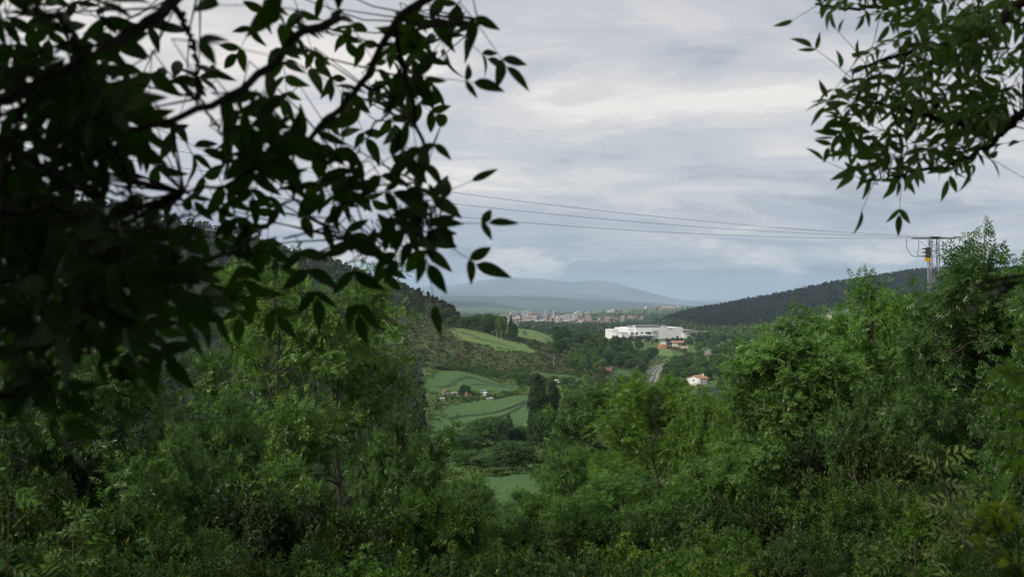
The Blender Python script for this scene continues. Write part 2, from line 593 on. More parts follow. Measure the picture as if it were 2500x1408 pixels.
C = C * (1 - w) + np.array([0.10, 0.155, 0.065]) * w
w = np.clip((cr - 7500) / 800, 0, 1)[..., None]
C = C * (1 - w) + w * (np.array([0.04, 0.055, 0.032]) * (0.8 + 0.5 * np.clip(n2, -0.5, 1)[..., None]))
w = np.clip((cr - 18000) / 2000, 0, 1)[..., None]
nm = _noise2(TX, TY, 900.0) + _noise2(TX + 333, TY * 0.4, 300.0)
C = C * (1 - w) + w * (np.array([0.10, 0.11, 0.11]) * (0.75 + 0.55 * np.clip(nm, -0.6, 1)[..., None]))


def ground_mat():
    m = bpy.data.materials.new('ground_cover')
    m.use_nodes = True
    nt = m.node_tree
    N, L = nt.nodes, nt.links
    p = N['Principled BSDF']
    p.inputs['Roughness'].default_value = 0.95
    p.inputs['Specular IOR Level'].default_value = 0.1
    at = N.new('ShaderNodeAttribute')
    at.attribute_name = 'cover'
    t = N.new('ShaderNodeTexCoord')
    mx = None
    prev = at.outputs['Color']
    for s, lo, hi in ((0.25, 0.6, 1.4), (2.5, 0.65, 1.35)):
        n = N.new('ShaderNodeTexNoise')
        n.inputs['Scale'].default_value = s
        n.inputs['Detail'].default_value = 5
        L.new(t.outputs['Object'], n.inputs[0])
        r = N.new('ShaderNodeMapRange')
        r.inputs[1].default_value = 0.3
        r.inputs[2].default_value = 0.7
        r.inputs[3].default_value = lo
        r.inputs[4].default_value = hi
        L.new(n.outputs[0], r.inputs[0])
        sc = N.new('ShaderNodeVectorMath')
        sc.operation = 'SCALE'
        L.new(prev, sc.inputs[0])
        L.new(r.outputs[0], sc.inputs['Scale'])
        prev = sc.outputs[0]
    L.new(prev, p.inputs['Base Color'])
    return m


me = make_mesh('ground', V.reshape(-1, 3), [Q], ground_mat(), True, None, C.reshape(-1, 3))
tag(obj('ground', me), 'grassy valley floor rising into wooded hills and far mountains', None, None, 'structure')


# ------------------------------------------------------------------ crop fields with their tractor tracks
def crop_mat(name, c1, c2):
    m = mat(name, c1, 0.9, col2=c2, nscale=0.10, spec=0.15)
    nt = m.node_tree
    N, L = nt.nodes, nt.links
    p = N['Principled BSDF']
    link = p.inputs['Base Color'].links[0]
    prev = link.from_socket
    n = N.new('ShaderNodeTexNoise')
    n.inputs['Scale'].default_value = 1.4
    n.inputs['Detail'].default_value = 5
    n.inputs['Roughness'].default_value = 0.75
    t = N.new('ShaderNodeTexCoord')
    L.new(t.outputs['Object'], n.inputs[0])
    r = N.new('ShaderNodeMapRange')
    r.inputs[1].default_value = 0.3
    r.inputs[2].default_value = 0.7
    r.inputs[3].default_value = 0.72
    r.inputs[4].default_value = 1.25
    L.new(n.outputs[0], r.inputs[0])
    sc = N.new('ShaderNodeVectorMath')
    sc.operation = 'SCALE'
    L.new(prev, sc.inputs[0])
    L.new(r.outputs[0], sc.inputs['Scale'])
    L.new(sc.outputs[0], p.inputs['Base Color'])
    b = N.new('ShaderNodeBump')
    b.inputs['Strength'].default_value = 0.6
    b.inputs['Distance'].default_value = 0.4
    L.new(n.outputs[0], b.inputs['Height'])
    L.new(b.outputs[0], p.inputs['Normal'])
    return m


M_CROP = crop_mat('young_wheat', (0.050, 0.105, 0.031), (0.072, 0.136, 0.039))
M_CROP_B = crop_mat('bright_wheat', (0.100, 0.165, 0.050), (0.140, 0.205, 0.065))
M_TRACK = mat('tractor_track_soil', (0.022, 0.042, 0.018), 0.95, noise=0.3, nscale=1.0)
FIELD_LABEL = {
    'lower': 'small green wheat field at the bottom, between the nearest trees',
    'valley': 'green wheat field below the garden plots, left of the poplars',
    'slope': 'green wheat field just above the garden plots with an S-shaped track',
    'hedged': 'narrow green field strip above the hedge with the white van',
    'shoulder': 'bright green field on the hill shoulder below the clump of round trees',
    'crest': 'pale green field on the crest in front of the town',
    'roadside': 'small green field beside the red roofed barn',
    'distant': 'light green meadow in front of the orange farm',
    'hillfoot': 'green field at the foot of the dark wooded hill',
}


def make_field(key, h=0.45, m=None, nc=40):
    rows = FIELDS[key]
    d = np.array([r[0] for r in rows], float)
    Ds = np.linspace(d[0], d[-1], 40)
    l = np.interp(Ds, d, [r[1] for r in rows])
    r = np.interp(Ds, d, [r[2] for r in rows])
    wob = 2.0 * np.sin(Ds * 0.21) + 1.2 * np.sin(Ds * 0.53)
    l, r = l + wob, r + wob * 0.7
    s = np.linspace(0, 1, nc)
    PX = l[:, None] + (r - l)[:, None] * s[None]
    DD = np.repeat(Ds[:, None], nc, 1) + 0.012 * Ds[:, None] * np.sin(PX * 0.05)
    X = (PX - CX) / F * DD
    Z = ground(X, DD)
    hh = h + 0.08 * _noise2(X, DD, 2.3)
    top = np.stack([X, DD, Z + hh + 0.12], -1)
    nr_ = len(Ds)
    idx = np.arange(nr_ * nc).reshape(nr_, nc)
    Q = np.stack([idx[:-1, :-1], idx[:-1, 1:], idx[1:, 1:], idx[1:, :-1]], -1).reshape(-1, 4)
    rim = np.concatenate([idx[0, :], idx[1:, -1], idx[-1, -2::-1], idx[-2:0:-1, 0]])
    flat = top.reshape(-1, 3)
    low = flat[rim].copy()
    low[:, 2] -= h + 1.2
    k = len(rim)
    o = len(flat)
    a = np.arange(k)
    b = (a + 1) % k
    Q2 = np.stack([rim[a], o + a, o + b, rim[b]], -1)
    f = obj('field', make_mesh('field', np.concatenate([flat, low]), [Q, Q2], m or M_CROP, True))
    tag(f, FIELD_LABEL[key], None, None, 'structure')
    return f, h


def track(field, h, pts, w=0.7, n=60):
    """a pressed wheel mark in the crop: pts = [(column, depth), ...]"""
    p = np.array(pts, float)
    t = np.linspace(0, 1, len(p))
    tt = np.linspace(0, 1, n)
    # smooth through the points
    pxs = np.interp(tt, t, p[:, 0])
    ds = np.interp(tt, t, p[:, 1])
    k = np.hanning(11)
    k /= k.sum()
    pad = lambda v: np.concatenate([np.full(5, v[0]), v, np.full(5, v[-1])])
    pxs, ds = np.convolve(pad(pxs), k, 'valid'), np.convolve(pad(ds), k, 'valid')
    X = (pxs - CX) / F * ds
    T = nrm(np.stack([np.gradient(X), np.gradient(ds)], -1))
    N_ = np.stack([-T[:, 1], T[:, 0]], -1)
    mb = MB()
    L_ = np.stack([X + N_[:, 0] * w / 2, ds + N_[:, 1] * w / 2], -1)
    R_ = np.stack([X - N_[:, 0] * w / 2, ds - N_[:, 1] * w / 2], -1)
    VV = []
    for A in (L_, R_):
        VV.append(np.stack([A[:, 0], A[:, 1], ground(A[:, 0], A[:, 1]) + h + 0.27], -1))
    VV = np.concatenate(VV)
    i = np.arange(n - 1)
    mb.add(VV, np.stack([i, i + 1, n + i + 1, n + i], -1))
    return mb.build('wheel_track', M_TRACK, field)


def track_pair(field, h, pts, gap=9.0, w=0.8):
    track(field, h, pts, w)
    track(field, h, [(a + gap * 0.75, d - gap * 0.1) if abs(pts[-1][1] - pts[0][1]) > abs(pts[-1][0] - pts[0][0]) * 0.6 else (a, d - gap * 0.42) for a, d in pts], w)


f, h = make_field('lower')
track_pair(f, h, [(1195, 138), (1212, 146), (1240, 151), (1300, 156), (1350, 159)], 4.5, 0.45)
f, h = make_field('valley')
track_pair(f, h, [(1090, 402), (1140, 412), (1200, 417), (1245, 428), (1290, 446), (1330, 458)], 9, 0.9)
track_pair(f, h, [(1120, 378), (1130, 386), (1180, 394), (1230, 406), (1262, 422), (1290, 440)], 9, 0.9)
track_pair(f, h, [(1140, 369), (1200, 374), (1280, 380)], 8, 0.6)
f, h = make_field('slope')
track_pair(f, h, [(1062, 519), (1090, 523), (1106, 533), (1105, 543), (1120, 551), (1137, 562), (1142, 571)], 11, 0.8)
track_pair(f, h, [(1142, 566), (1170, 560), (1210, 552), (1262, 541)], 8, 0.7)
track_pair(f, h, [(1150, 538), (1180, 544), (1215, 541), (1255, 530)], 8, 0.6)
f, h = make_field('hedged')
track_pair(f, h, [(1300, 615), (1350, 622), (1400, 616), (1440, 604)], 8, 0.6)
f, h = make_field('shoulder', 0.45, M_CROP_B)
track_pair(f, h, [(1125, 757), (1140, 752), (1160, 747), (1172, 738)], 9, 0.8)
track_pair(f, h, [(1150, 737), (1200, 733), (1260, 727)], 9, 0.7)
f, h = make_field('crest', 0.45, M_CROP_B)
track_pair(f, h, [(1280, 832), (1278, 848), (1277, 864)], 7, 1.2)
track_pair(f, h, [(1338, 818), (1334, 832), (1330, 845)], 7, 1.2)
f, h = make_field('roadside')
track_pair(f, h, [(1520, 672), (1535, 700), (1560, 728)], 7, 0.8)
make_field('distant', 0.3, M_CROP_B)
make_field('hillfoot', 0.4, M_CROP)


# ------------------------------------------------------------------ road
def ribbon(pts, off0, off1, dz, n=160):
    p = np.array(pts, float)
    X0 = (p[:, 0] - CX) / F * p[:, 1]
    Y0 = p[:, 1]
    t = np.concatenate([[0], np.cumsum(np.hypot(np.diff(X0), np.diff(Y0)))])
    tt = np.linspace(0, t[-1], n)
    X, Y = np.interp(tt, t, X0), np.interp(tt, t, Y0)
    k = np.hanning(19)
    k /= k.sum()
    pad = lambda v: np.concatenate([2 * v[0] - v[9:0:-1], v, 2 * v[-1] - v[-2:-11:-1]])
    X, Y = np.convolve(pad(X), k, 'valid'), np.convolve(pad(Y), k, 'valid')
    T = nrm(np.stack([np.gradient(X), np.gradient(Y)], -1))
    N_ = np.stack([T[:, 1], -T[:, 0]], -1)
    zc_ = ground(X, Y)
    zc_ = np.convolve(np.concatenate([np.full(9, zc_[0]), zc_, np.full(9, zc_[-1])]), k, 'valid')
    out = []
    for o in (off0, off1):
        out.append(np.stack([X + N_[:, 0] * o, Y + N_[:, 1] * o, zc_ + dz], -1))
    return out[0], out[1]


def strip(mb, A, B, sl=slice(None)):
    A, B = A[sl], B[sl]
    n = len(A)
    i = np.arange(n - 1)
    mb.add(np.concatenate([A, B]), np.stack([i, n + i, n + i + 1, i + 1], -1))


M_ASPHALT = mat('worn_asphalt', (0.12, 0.112, 0.105), 0.9, noise=0.15, nscale=0.4)
M_PAINT = mat('road_paint', (0.72, 0.72, 0.70), 0.7, noise=0.08, nscale=2)
M_STEEL = mat('galvanised_steel', (0.42, 0.43, 0.44), 0.45, metal=0.6, noise=0.12, nscale=6)
M_VERGE = mat('dry_verge', (0.17, 0.16, 0.09), 0.95, col2=(0.10, 0.13, 0.05), nscale=0.5)
mb = MB()
strip(mb, *ribbon(ROAD, -4.6, 4.6, 0.9))
A0, B0 = ribbon(ROAD, -4.6, -5.6, 0.9)
A1 = B0.copy(); A1[:, 2] -= 3.0
strip(mb, B0, A0)
strip(mb, A1, B0)
A0, B0 = ribbon(ROAD, 4.6, 5.6, 0.9)
A1 = B0.copy(); A1[:, 2] -= 3.0
strip(mb, A0, B0)
strip(mb, B0, A1)
tag(mb.build('verge', M_VERGE), 'dry grassy embankment carrying the winding road', None, None, 'structure')
mb = MB()
strip(mb, *ribbon(ROAD, -3.6, 3.6, 0.95))
road = tag(mb.build('road', M_ASPHALT, None, True), 'grey asphalt road curving through the valley', None, None, 'structure')
for o in (-3.3, 3.05):
    mb = MB()
    strip(mb, *ribbon(ROAD, o, o + 0.28, 0.975))
    mb.build('edge_line', M_PAINT, road)
for k in range(6, 150, 6):
    mb = MB()
    strip(mb, *ribbon(ROAD, -0.14, 0.14, 0.975), slice(k, k + 4))
    mb.build('centre_line', M_PAINT, road)
for side, sl, lab in ((-4.4, slice(18, 100), 'steel guard rail along the left edge of the road'), (4.2, slice(8, 70), 'steel guard rail on the house side of the road bend')):
    A, B = ribbon(ROAD, side, side + 0.12, 0.95)
    A, B = A[sl], B[sl]
    rail = empty('guard_rail', A[0])
    mb = MB()
    lo, hi = A.copy(), A.copy()
    lo[:, 2] += 0.45
    hi[:, 2] += 0.85
    hi2 = B.copy(); hi2[:, 2] += 0.85
    strip(mb, lo - A[0], hi - A[0])
    strip(mb, hi - A[0], hi2 - A[0])
    mb.build('rail_beam', M_STEEL, rail)
    for k in range(0, len(A), 6):
        mb = MB()
        q = B[k] - A[0]
        mb.box((q[0] - 0.07, q[1] - 0.07, q[2] - 0.3), (q[0] + 0.07, q[1] + 0.07, q[2] + 0.7))
        mb.build('post', M_STEEL, rail)
    tag(rail, lab, 'guard rail')


# ------------------------------------------------------------------ foliage generators
def runit(n):
    return nrm(rng.normal(size=(n, 3)))


def leaf_quads(tmpl, pos, xd, up, scale):
    x = nrm(xd)
    y = nrm(np.cross(up, x))
    z = np.cross(x, y)
    T = tmpl.reshape(-1, 3)
    V = pos[:, None] + scale[:, None, None] * (T[None, :, 0, None] * x[:, None] + T[None, :, 1, None] * y[:, None] + T[None, :, 2, None] * z[:, None])
    return V.reshape(-1, 3)


def pinnate(pairs, ll, lw, ang=52, droop=0.12, start=0.3):
    out = []

    def leaflet(bx, by, a, L, W, side):
        c, s = math.cos(a), math.sin(a)
        pts = [(0, 0, 0), (0.48 * L, -W / 2, 0.18 * W), (L, 0, -droop * L), (0.48 * L, W / 2, 0.18 * W)]
        out.append([(bx + c * u - s * v, by + s * u + c * v, wz) for u, v, wz in pts])
    for k in range(pairs):
        x = start + (0.92 - start) * k / max(pairs - 1, 1) * 0.92
        z = 0.85 + 0.25 * math.sin(math.pi * (k + 0.7) / pairs)
        for sd in (-1, 1):
            leaflet(x, 0, sd * math.radians(ang), ll * z, lw * z, sd)
    leaflet(0.92, 0, 0, ll * 1.1, lw * 1.1, 0)
    return np.array(out)


T_ASH = pinnate(3, 0.44, 0.165)
T_FEATHER = pinnate(5, 0.34, 0.095, 58)
T_SPRIG = pinnate(2, 0.42, 0.27, 60, 0.2, 0.15)
T_ONE = np.array([[(-0.5, 0, 0), (0, -0.33, 0.10), (0.5, 0, 0), (0, 0.33, 0.10)]])
T_NEEDLE = np.array([[(-0.2, 0, 0), (0.3, -0.2, 0.05), (0.8, 0, 0), (0.3, 0.2, 0.05)]])


def curve_pts(a, b, n, bow, jit):
    t = np.linspace(0, 1, n)[:, None]
    p = a + (b - a) * t
    p = p + np.array(bow) * (np.sin(t * math.pi))
    if jit > 0:
        j = rng.normal(size=(n, 3)) * jit
        j[0] = 0
        p = p + j
    return p


def hero_tree(name, H, R, lo, n1, n2, n3, per, tmpl, lscale, uprise, trunk_r, leafm, droop=0.35, prof_pow=0.75, stems=1, lean=0.0, conic=0.0):
    """an ash-like tree: stems, limbs, branchlets, twigs carrying compound leaves"""
    wood = MB()
    pos, xd, up = [], [], []
    stem_pts = []
    for s in range(stems):
        a = s * 2.4 + 0.6
        off = np.array([math.cos(a), math.sin(a), 0]) * R * (0.16 if stems > 1 else 0.03)
        top = np.array([lean * R, 0, H * 0.93]) + off * 2.0
        p = curve_pts(np.array([0, 0, -0.35]) + off * 0.25, top, 12, off * 0.5, 0.012 * H)
        r = np.interp(np.linspace(0, 1, 12), [0, 0.1, 0.6, 1], [trunk_r * 1.35, trunk_r, trunk_r * 0.55, trunk_r * 0.12]) / math.sqrt(stems) * (1.15 if stems > 1 else 1)
        wood.tube(p, r, 8)
        stem_pts.append((p, r))
    for i in range(n1):
        f = (i + rng.uniform(-0.3, 0.6)) / n1
        f = min(max(f, 0.0), 0.98)
        hh = lo + (0.95 - lo) * f
        sp, sr = stem_pts[i % stems]
        t = np.linspace(0, 1, 12)
        zz = (hh * H * 0.93 + 0.35) / (H * 0.93 + 0.35)
        a0 = np.array([np.interp(zz, t, sp[:, k]) for k in range(3)])
        r0 = float(np.interp(zz, t, sr))
        az = i * 2.39996 + rng.uniform(-0.4, 0.4)
        env = math.sin(math.pi * min(max((0.10 + 0.86 * f), 0), 1) ** prof_pow) ** 0.65
        if conic:
            env = 0.07 + 0.95 * (1 - f) ** conic
        L = R * env * rng.uniform(0.72, 1.08)
        rise = L * (uprise + 0.5 * f) * rng.uniform(0.6, 1.2)
        end = a0 + np.array([math.cos(az) * L, math.sin(az) * L, rise])
        end[2] = min(end[2], H * rng.uniform(0.93, 1.02))
        p = curve_pts(a0, end, 7, (0, 0, -0.06 * L), 0.03 * L)
        wood.tube(p, np.linspace(max(r0 * 0.55, 0.012), 0.006, 7), 6)
        ld = nrm(end - a0)
        for j in range(n2):
            s = 0.28 + 0.72 * (j + rng.uniform(0, 1)) / n2
            k = min(s, 1) * 6
            k0 = min(int(k), 5)
            b0 = p[k0] + (p[k0 + 1] - p[k0]) * (k - k0)
            d = nrm(ld * 0.55 + rng.normal(size=3) * 0.55 + np.array([0, 0, 0.22]))
            L2 = R * 0.40 * (1.15 - 0.5 * s) * rng.uniform(0.6, 1.2)
            q = curve_pts(b0, b0 + d * L2, 5, (0, 0, -0.05 * L2), 0.03 * L2)
            wood.tube(q, np.linspace(0.011, 0.004, 5), 4)
            for m in range(n3):
                u = 0.2 + 0.8 * (m + rng.uniform(0, 1)) / n3
                c0 = b0 + (q[-1] - b0) * u
                dd = nrm(d * 0.5 + rng.normal(size=3) * 0.6 + np.array([0, 0, 0.1]))
                L3 = R * 0.15 * rng.uniform(0.6, 1.3)
                wood.tube([c0, c0 + dd * L3], [0.0045, 0.002], 3)
                tt = rng.uniform(0.15, 1.08, per)[:, None]
                pos.append(c0 + dd * L3 * tt + rng.normal(size=(per, 3)) * 0.015)
                xd.append(dd * 0.55 + rng.normal(size=(per, 3)) * 0.55 + np.array([0, 0, -droop]))
                up.append(rng.normal(size=(per, 3)) * 0.65 + np.array([0, 0, 0.8]) + d * 0.4)
    pos, xd, up = map(np.concatenate, (pos, xd, up))
    n = len(pos)
    V = leaf_quads(tmpl, pos, xd, up, lscale * rng.uniform(0.7, 1.2, n))
    leaf = make_mesh(name + '_crown', V, [np.arange(len(V)).reshape(-1, 4)], leafm)
    Hn, Rn = float(np.percentile(V[:, 2], 99.8)), float(np.percentile(np.hypot(V[:, 0], V[:, 1]), 97))
    return dict(wood=wood.mesh(name + '_trunk', M_BARK, True), leaf=leaf, H=Hn, R=Rn)


def lobed(name, H, R, lo, nl, nleaf, size, leafm, shape='round', trunk_r=0.16, tmpl=T_ONE, orient=0.6):
    """a middle-distance tree: leaf clumps spread over overlapping lobes of the crown"""
    C_, RD = [], []
    ch = H * (1 - lo)
    for i in range(nl):
        f = (i + 0.5) / nl
        if shape == 'round':
            h = lo * H + ch * (0.12 + 0.76 * f)
            e = R * math.sqrt(max(0.05, 1 - ((f - 0.45) / 0.62) ** 2)) * 0.66
            rad = R * rng.uniform(0.30, 0.50)
        elif shape == 'cone':
            h = lo * H + ch * (0.05 + 0.88 * f)
            e = R * (1 - f) * 0.75
            rad = R * (0.50 - 0.28 * f) * rng.uniform(0.8, 1.2)
        elif shape == 'pine':
            h = lo * H + ch * (0.15 + 0.76 * f)
            e = R * (0.62 - 0.38 * f)
            rad = R * rng.uniform(0.30, 0.48)
        else:
            h = lo * H + ch * (0.03 + 0.92 * f)
            e = R * 0.45 * math.sin(math.pi * min(1, 0.18 + 0.8 * f)) ** 0.7
            rad = R * rng.uniform(0.40, 0.62) * (1.0 - 0.45 * f ** 3)
        a = i * 2.39996 + rng.uniform(-0.5, 0.5)
        C_.append((math.cos(a) * e, math.sin(a) * e, h))
        RD.append(rad)
    C_, RD = np.array(C_), np.array(RD)
    if shape in ('round',):
        C_ = np.concatenate([C_, [[0, 0, lo * H + ch * 0.55]]])
        RD = np.concatenate([RD, [R * 0.55]])
    wgt = RD ** 2
    k = rng.choice(len(C_), nleaf, p=wgt / wgt.sum())
    d = runit(nleaf)
    d[:, 2] = np.where(d[:, 2] < -0.35, -d[:, 2], d[:, 2])
    zs = 1.5 if shape == 'poplar' else (0.85 if shape == 'round' else 0.8)
    rr = RD[k] * rng.uniform(0.70, 1.08, nleaf)
    pos = C_[k] + d * rr[:, None] * np.array([1, 1, zs])
    t = runit(nleaf)
    if shape == 'poplar':
        t = t * 0.5 + np.array([0, 0, 1.0])
    if shape in ('cone', 'pine'):
        t = t * 0.6 + d * 0.8
    V = leaf_quads(tmpl, pos, t, d * orient + runit(nleaf) * (1 - orient) + np.array([0, 0, 0.25]), size * rng.uniform(0.6, 1.3, nleaf))
    qf = np.arange(len(V)).reshape(-1, 4)
    wood = MB()
    wood.tube(curve_pts(np.array([0, 0, -0.6]), np.array([0, 0, H * (0.92 if shape != 'round' else 0.7)]), 6, (0, 0, 0), 0.01 * H), np.linspace(trunk_r, trunk_r * 0.2, 6), 6)
    for c in C_[::2]:
        wood.tube(curve_pts(np.array([0, 0, max(c[2] - 0.3 * R, lo * H * 0.6)]), c, 3, (0, 0, 0), 0.0), [trunk_r * 0.4, trunk_r * 0.25, trunk_r * 0.1], 4)
    leaf = make_mesh(name + '_crown', V, [qf], leafm)
    w = wood.mesh(name + '_trunk', M_BARK, True)
    # one mesh for those too small in the picture to show their parts
    WV = np.concatenate(wood.v)
    WQ = np.concatenate(wood.q)
    whole = make_mesh(name, np.concatenate([V, WV]), [qf, WQ + len(V)], [leafm, M_BARK], False, np.concatenate([np.zeros(len(qf)), np.ones(len(WQ))]))
    Hn, Rn = float(np.percentile(V[:, 2], 99.8)), float(np.percentile(np.hypot(V[:, 0], V[:, 1]), 97))
    return dict(wood=w, leaf=leaf, whole=whole, H=Hn, R=Rn)


# object colours (leaf albedo)
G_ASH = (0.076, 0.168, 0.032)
G_ASH2 = (0.06, 0.142, 0.032)
G_YEL = (0.090, 0.192, 0.024)
G_FEA = (0.072, 0.17, 0.031)
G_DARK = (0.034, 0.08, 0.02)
G_MID = (0.05, 0.112, 0.027)
G_GREY = (0.07, 0.115, 0.055)
G_PINE = (0.028, 0.046, 0.024)
G_SHRUB = (0.054, 0.112, 0.026)
G_SCRUB = (0.078, 0.1, 0.04)


def vary(c, a=0.15):
    k = 1 + random.uniform(-a, a)
    return (c[0] * k * (1 + random.uniform(-a, a) * 0.6), c[1] * k, c[2] * k * (1 + random.uniform(-a, a) * 0.5), 1)


def tree(T, name, px, D, top, wpx, colr, label, group=None, cat='tree', rz=None, parts=True, dz=0.0):
    """stand a tree on the ground at that column and depth, as tall and wide as the photograph shows it"""
    b = gpt(px, D, dz)
    H = (CY - top) / F * D - b[2]
    Wd = wpx / F * D
    sc = (Wd / (2 * T['R']), Wd / (2 * T['R']), H / T['H'])
    rz = random.uniform(0, 6.28) if rz is None else rz
    if parts:
        e = empty(name, b, rz, sc)
        obj('trunk', T['wood'], e)
        c = obj('crown', T['leaf'], e)
        c.color = (*colr[:3], 1)
    else:
        e = obj(name, T['whole'], None, b)
        e.rotation_euler = (0, 0, rz)
        e.scale = sc
        e.color = (*colr[:3], 1)
    tag(e, label, cat, group)
    return e


# ------------------------------------------------------------------ tree kinds
ASH_A = hero_tree('broad_ash', 7.6, 2.6, 0.14, 28, 9, 6, 11, T_ASH, 0.17, 0.35, 0.10, M_LEAF, stems=2, conic=0.45)
ASH_D = hero_tree('slim_ash', 7.2, 2.1, 0.36, 26, 8, 6, 10, T_ASH, 0.17, 0.30, 0.075, M_LEAF, conic=0.85)
ASH_C = hero_tree('pointed_ash', 7.0, 2.1, 0.14, 26, 8, 6, 9, T_ASH, 0.17, 0.30, 0.075, M_LEAF, conic=0.8)
ASH_B = hero_tree('upright_ash', 6.5, 2.0, 0.12, 24, 8, 6, 9, T_ASH, 0.17, 0.60, 0.075, M_LEAF, prof_pow=0.62)
FEATHER = hero_tree('feathery_ash', 8.0, 2.5, 0.14, 24, 8, 6, 7, T_FEATHER, 0.27, 0.55, 0.10, M_LEAF, droop=0.15, prof_pow=0.66)
DENSE = hero_tree('dense_tree', 9.0, 3.2, 0.10, 24, 8, 6, 9, T_ASH, 0.31, 0.5, 0.14, M_LEAF)
BUSH_A = hero_tree('bramble', 2.9, 1.2, 0.05, 20, 6, 5, 7, T_SPRIG, 0.15, 0.7, 0.02, M_SHRUB, droop=0.1, stems=3)
BUSH_B = hero_tree('thicket', 3.2, 1.2, 0.05, 20, 6, 5, 7, T_ASH, 0.18, 0.8, 0.025, M_SHRUB, droop=0.2, stems=3)

print('hero ok')
ROUND_HI = [lobed('round_tree_a', 9, 4.2, 0.10, 22, 11000, 0.40, M_FAR), lobed('round_tree_b', 9, 3.6, 0.12, 18, 10000, 0.38, M_FAR)]
ROUND = [lobed('valley_tree_a', 8, 3.8, 0.08, 14, 3200, 0.62, M_FAR), lobed('valley_tree_b', 8, 3.4, 0.10, 18, 3200, 0.58, M_FAR),
         lobed('valley_tree_c', 8, 3.0, 0.08, 12, 2800, 0.55, M_FAR)]
CONE = lobed('conifer', 9, 2.4, 0.08, 20, 3000, 0.50, M_PINE, 'cone')
PINE = [lobed('pine_a', 9, 2.3, 0.18, 12, 1700, 0.60, M_PINE, 'pine'), lobed('pine_b', 9, 2.7, 0.2, 14, 1700, 0.62, M_PINE, 'pine'),
        lobed('pine_c', 9, 2.0, 0.14, 12, 1500, 0.55, M_PINE, 'cone')]
POPLAR = lobed('poplar', 20, 2.6, 0.03, 34, 15000, 0.42, M_FAR, 'poplar', 0.22)
SHRUB = [lobed('shrub_a', 2.2, 1.7, 0.0, 9, 700, 0.42, M_SHRUB, 'round', 0.05), lobed('shrub_b', 2.0, 1.6, 0.0, 7, 600, 0.42, M_SHRUB, 'round', 0.05)]

# ------------------------------------------------------------------ near trees on the slope below the camera
tree(ASH_A, 'ash_tree', 775, 20, 638, 660, (0.090, 0.192, 0.038), 'broad twin-stemmed ash tree filling the lower left middle in front of the pine hill', None, 'tree', 0.4)
tree(ASH_B, 'ash_tree', 230, 14, 770, 640, G_ASH2, 'leafy ash tree at lower left beneath the dark overhanging branches', None, 'tree', 1.9)
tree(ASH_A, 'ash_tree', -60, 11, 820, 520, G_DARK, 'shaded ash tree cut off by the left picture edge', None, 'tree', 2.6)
tree(ASH_D, 'ash_tree', 2420, 18, 583, 560, (0.052, 0.124, 0.030), 'tallest ash tree at the right, its thin top rising beside the pylon', None, 'tree', 0.9)
tree(DENSE, 'ash_tree', 2140, 28, 682, 400, (0.084, 0.190, 0.034), 'dense ash tree with two rounded tops just left of the pylon foot', None, 'tree', 3.0)
tree(ASH_D, 'ash_tree', 1930, 25, 762, 500, (0.088, 0.190, 0.042), 'slim ash tree with bare pale lower trunk, right of the white house', None, 'tree', 4.1)
tree(FEATHER, 'ash_tree', 1590, 38, 914, 370, G_YEL, 'yellow-green feathery ash tree directly below the white house', None, 'tree', 5.0)
tree(DENSE, 'willow_tree', 1488, 52, 912, 320, (0.074, 0.158, 0.040), 'tall grey-green willow right of the two poplars', None, 'tree', 1.2)
tree(FEATHER, 'ash_tree', 1395, 48, 1085, 190, G_FEA, 'light green feathery tree below the foot of the poplars', None, 'tree', 2.2)
tree(FEATHER, 'ash_tree', 1520, 31, 1150, 320, G_FEA, 'low feathery ash spreading below the yellow-green ash', None, 'tree', 0.2)
tree(FEATHER, 'ash_tree', 1160, 42, 1170, 170, G_ASH2, 'small ash tree covering the left end of the bottom wheat field', None, 'tree', 3.3)
tree(FEATHER, 'ash_tree', 1275, 40, 1190, 120, G_FEA, 'thin young ash standing before the bottom wheat field', None, 'tree', 4.4)
tree(FEATHER, 'ash_tree', 1712, 36, 955, 190, G_YEL, 'low yellow-green ash immediately under the white house walls', None, 'tree', 0.7)
tree(FEATHER, 'ash_tree', 1800, 33, 952, 180, G_YEL, 'narrow yellow-green tree in the gap right of the white house', None, 'tree', 2.0)
tree(DENSE, 'ash_tree', 2290, 23, 720, 260, (0.046, 0.108, 0.028), 'dense ash tree in front of the pylon foot', None, 'tree', 5.3)
tree(DENSE, 'ash_tree', 2050, 36, 830, 260, G_DARK, 'rounded ash tree behind the slim bare-trunked ash', None, 'tree', 0.8)  # leaf colour darkened to paint shaded depth behind the nearer crowns
tree(ASH_C, 'ash_tree', 2580, 14, 640, 420, G_ASH2, 'ash tree cut off by the right picture edge', None, 'tree', 0.1)
tree(ASH_B, 'ash_tree', 560, 16, 960, 330, G_ASH2, 'low ash tree between the broad ash and the left ash', None, 'tree', 2.9)
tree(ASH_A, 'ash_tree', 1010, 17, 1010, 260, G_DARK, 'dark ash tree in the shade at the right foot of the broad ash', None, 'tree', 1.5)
tree(DENSE, 'ash_tree', 1860, 70, 1000, 260, G_MID, 'dark round tree seen below the slim ash crown', None, 'tree', 1.1)
tree(DENSE, 'ash_tree', 1590, 75, 990, 220, G_MID, 'dark tree in the gap behind the yellow-green ash', None, 'tree', 3.9)

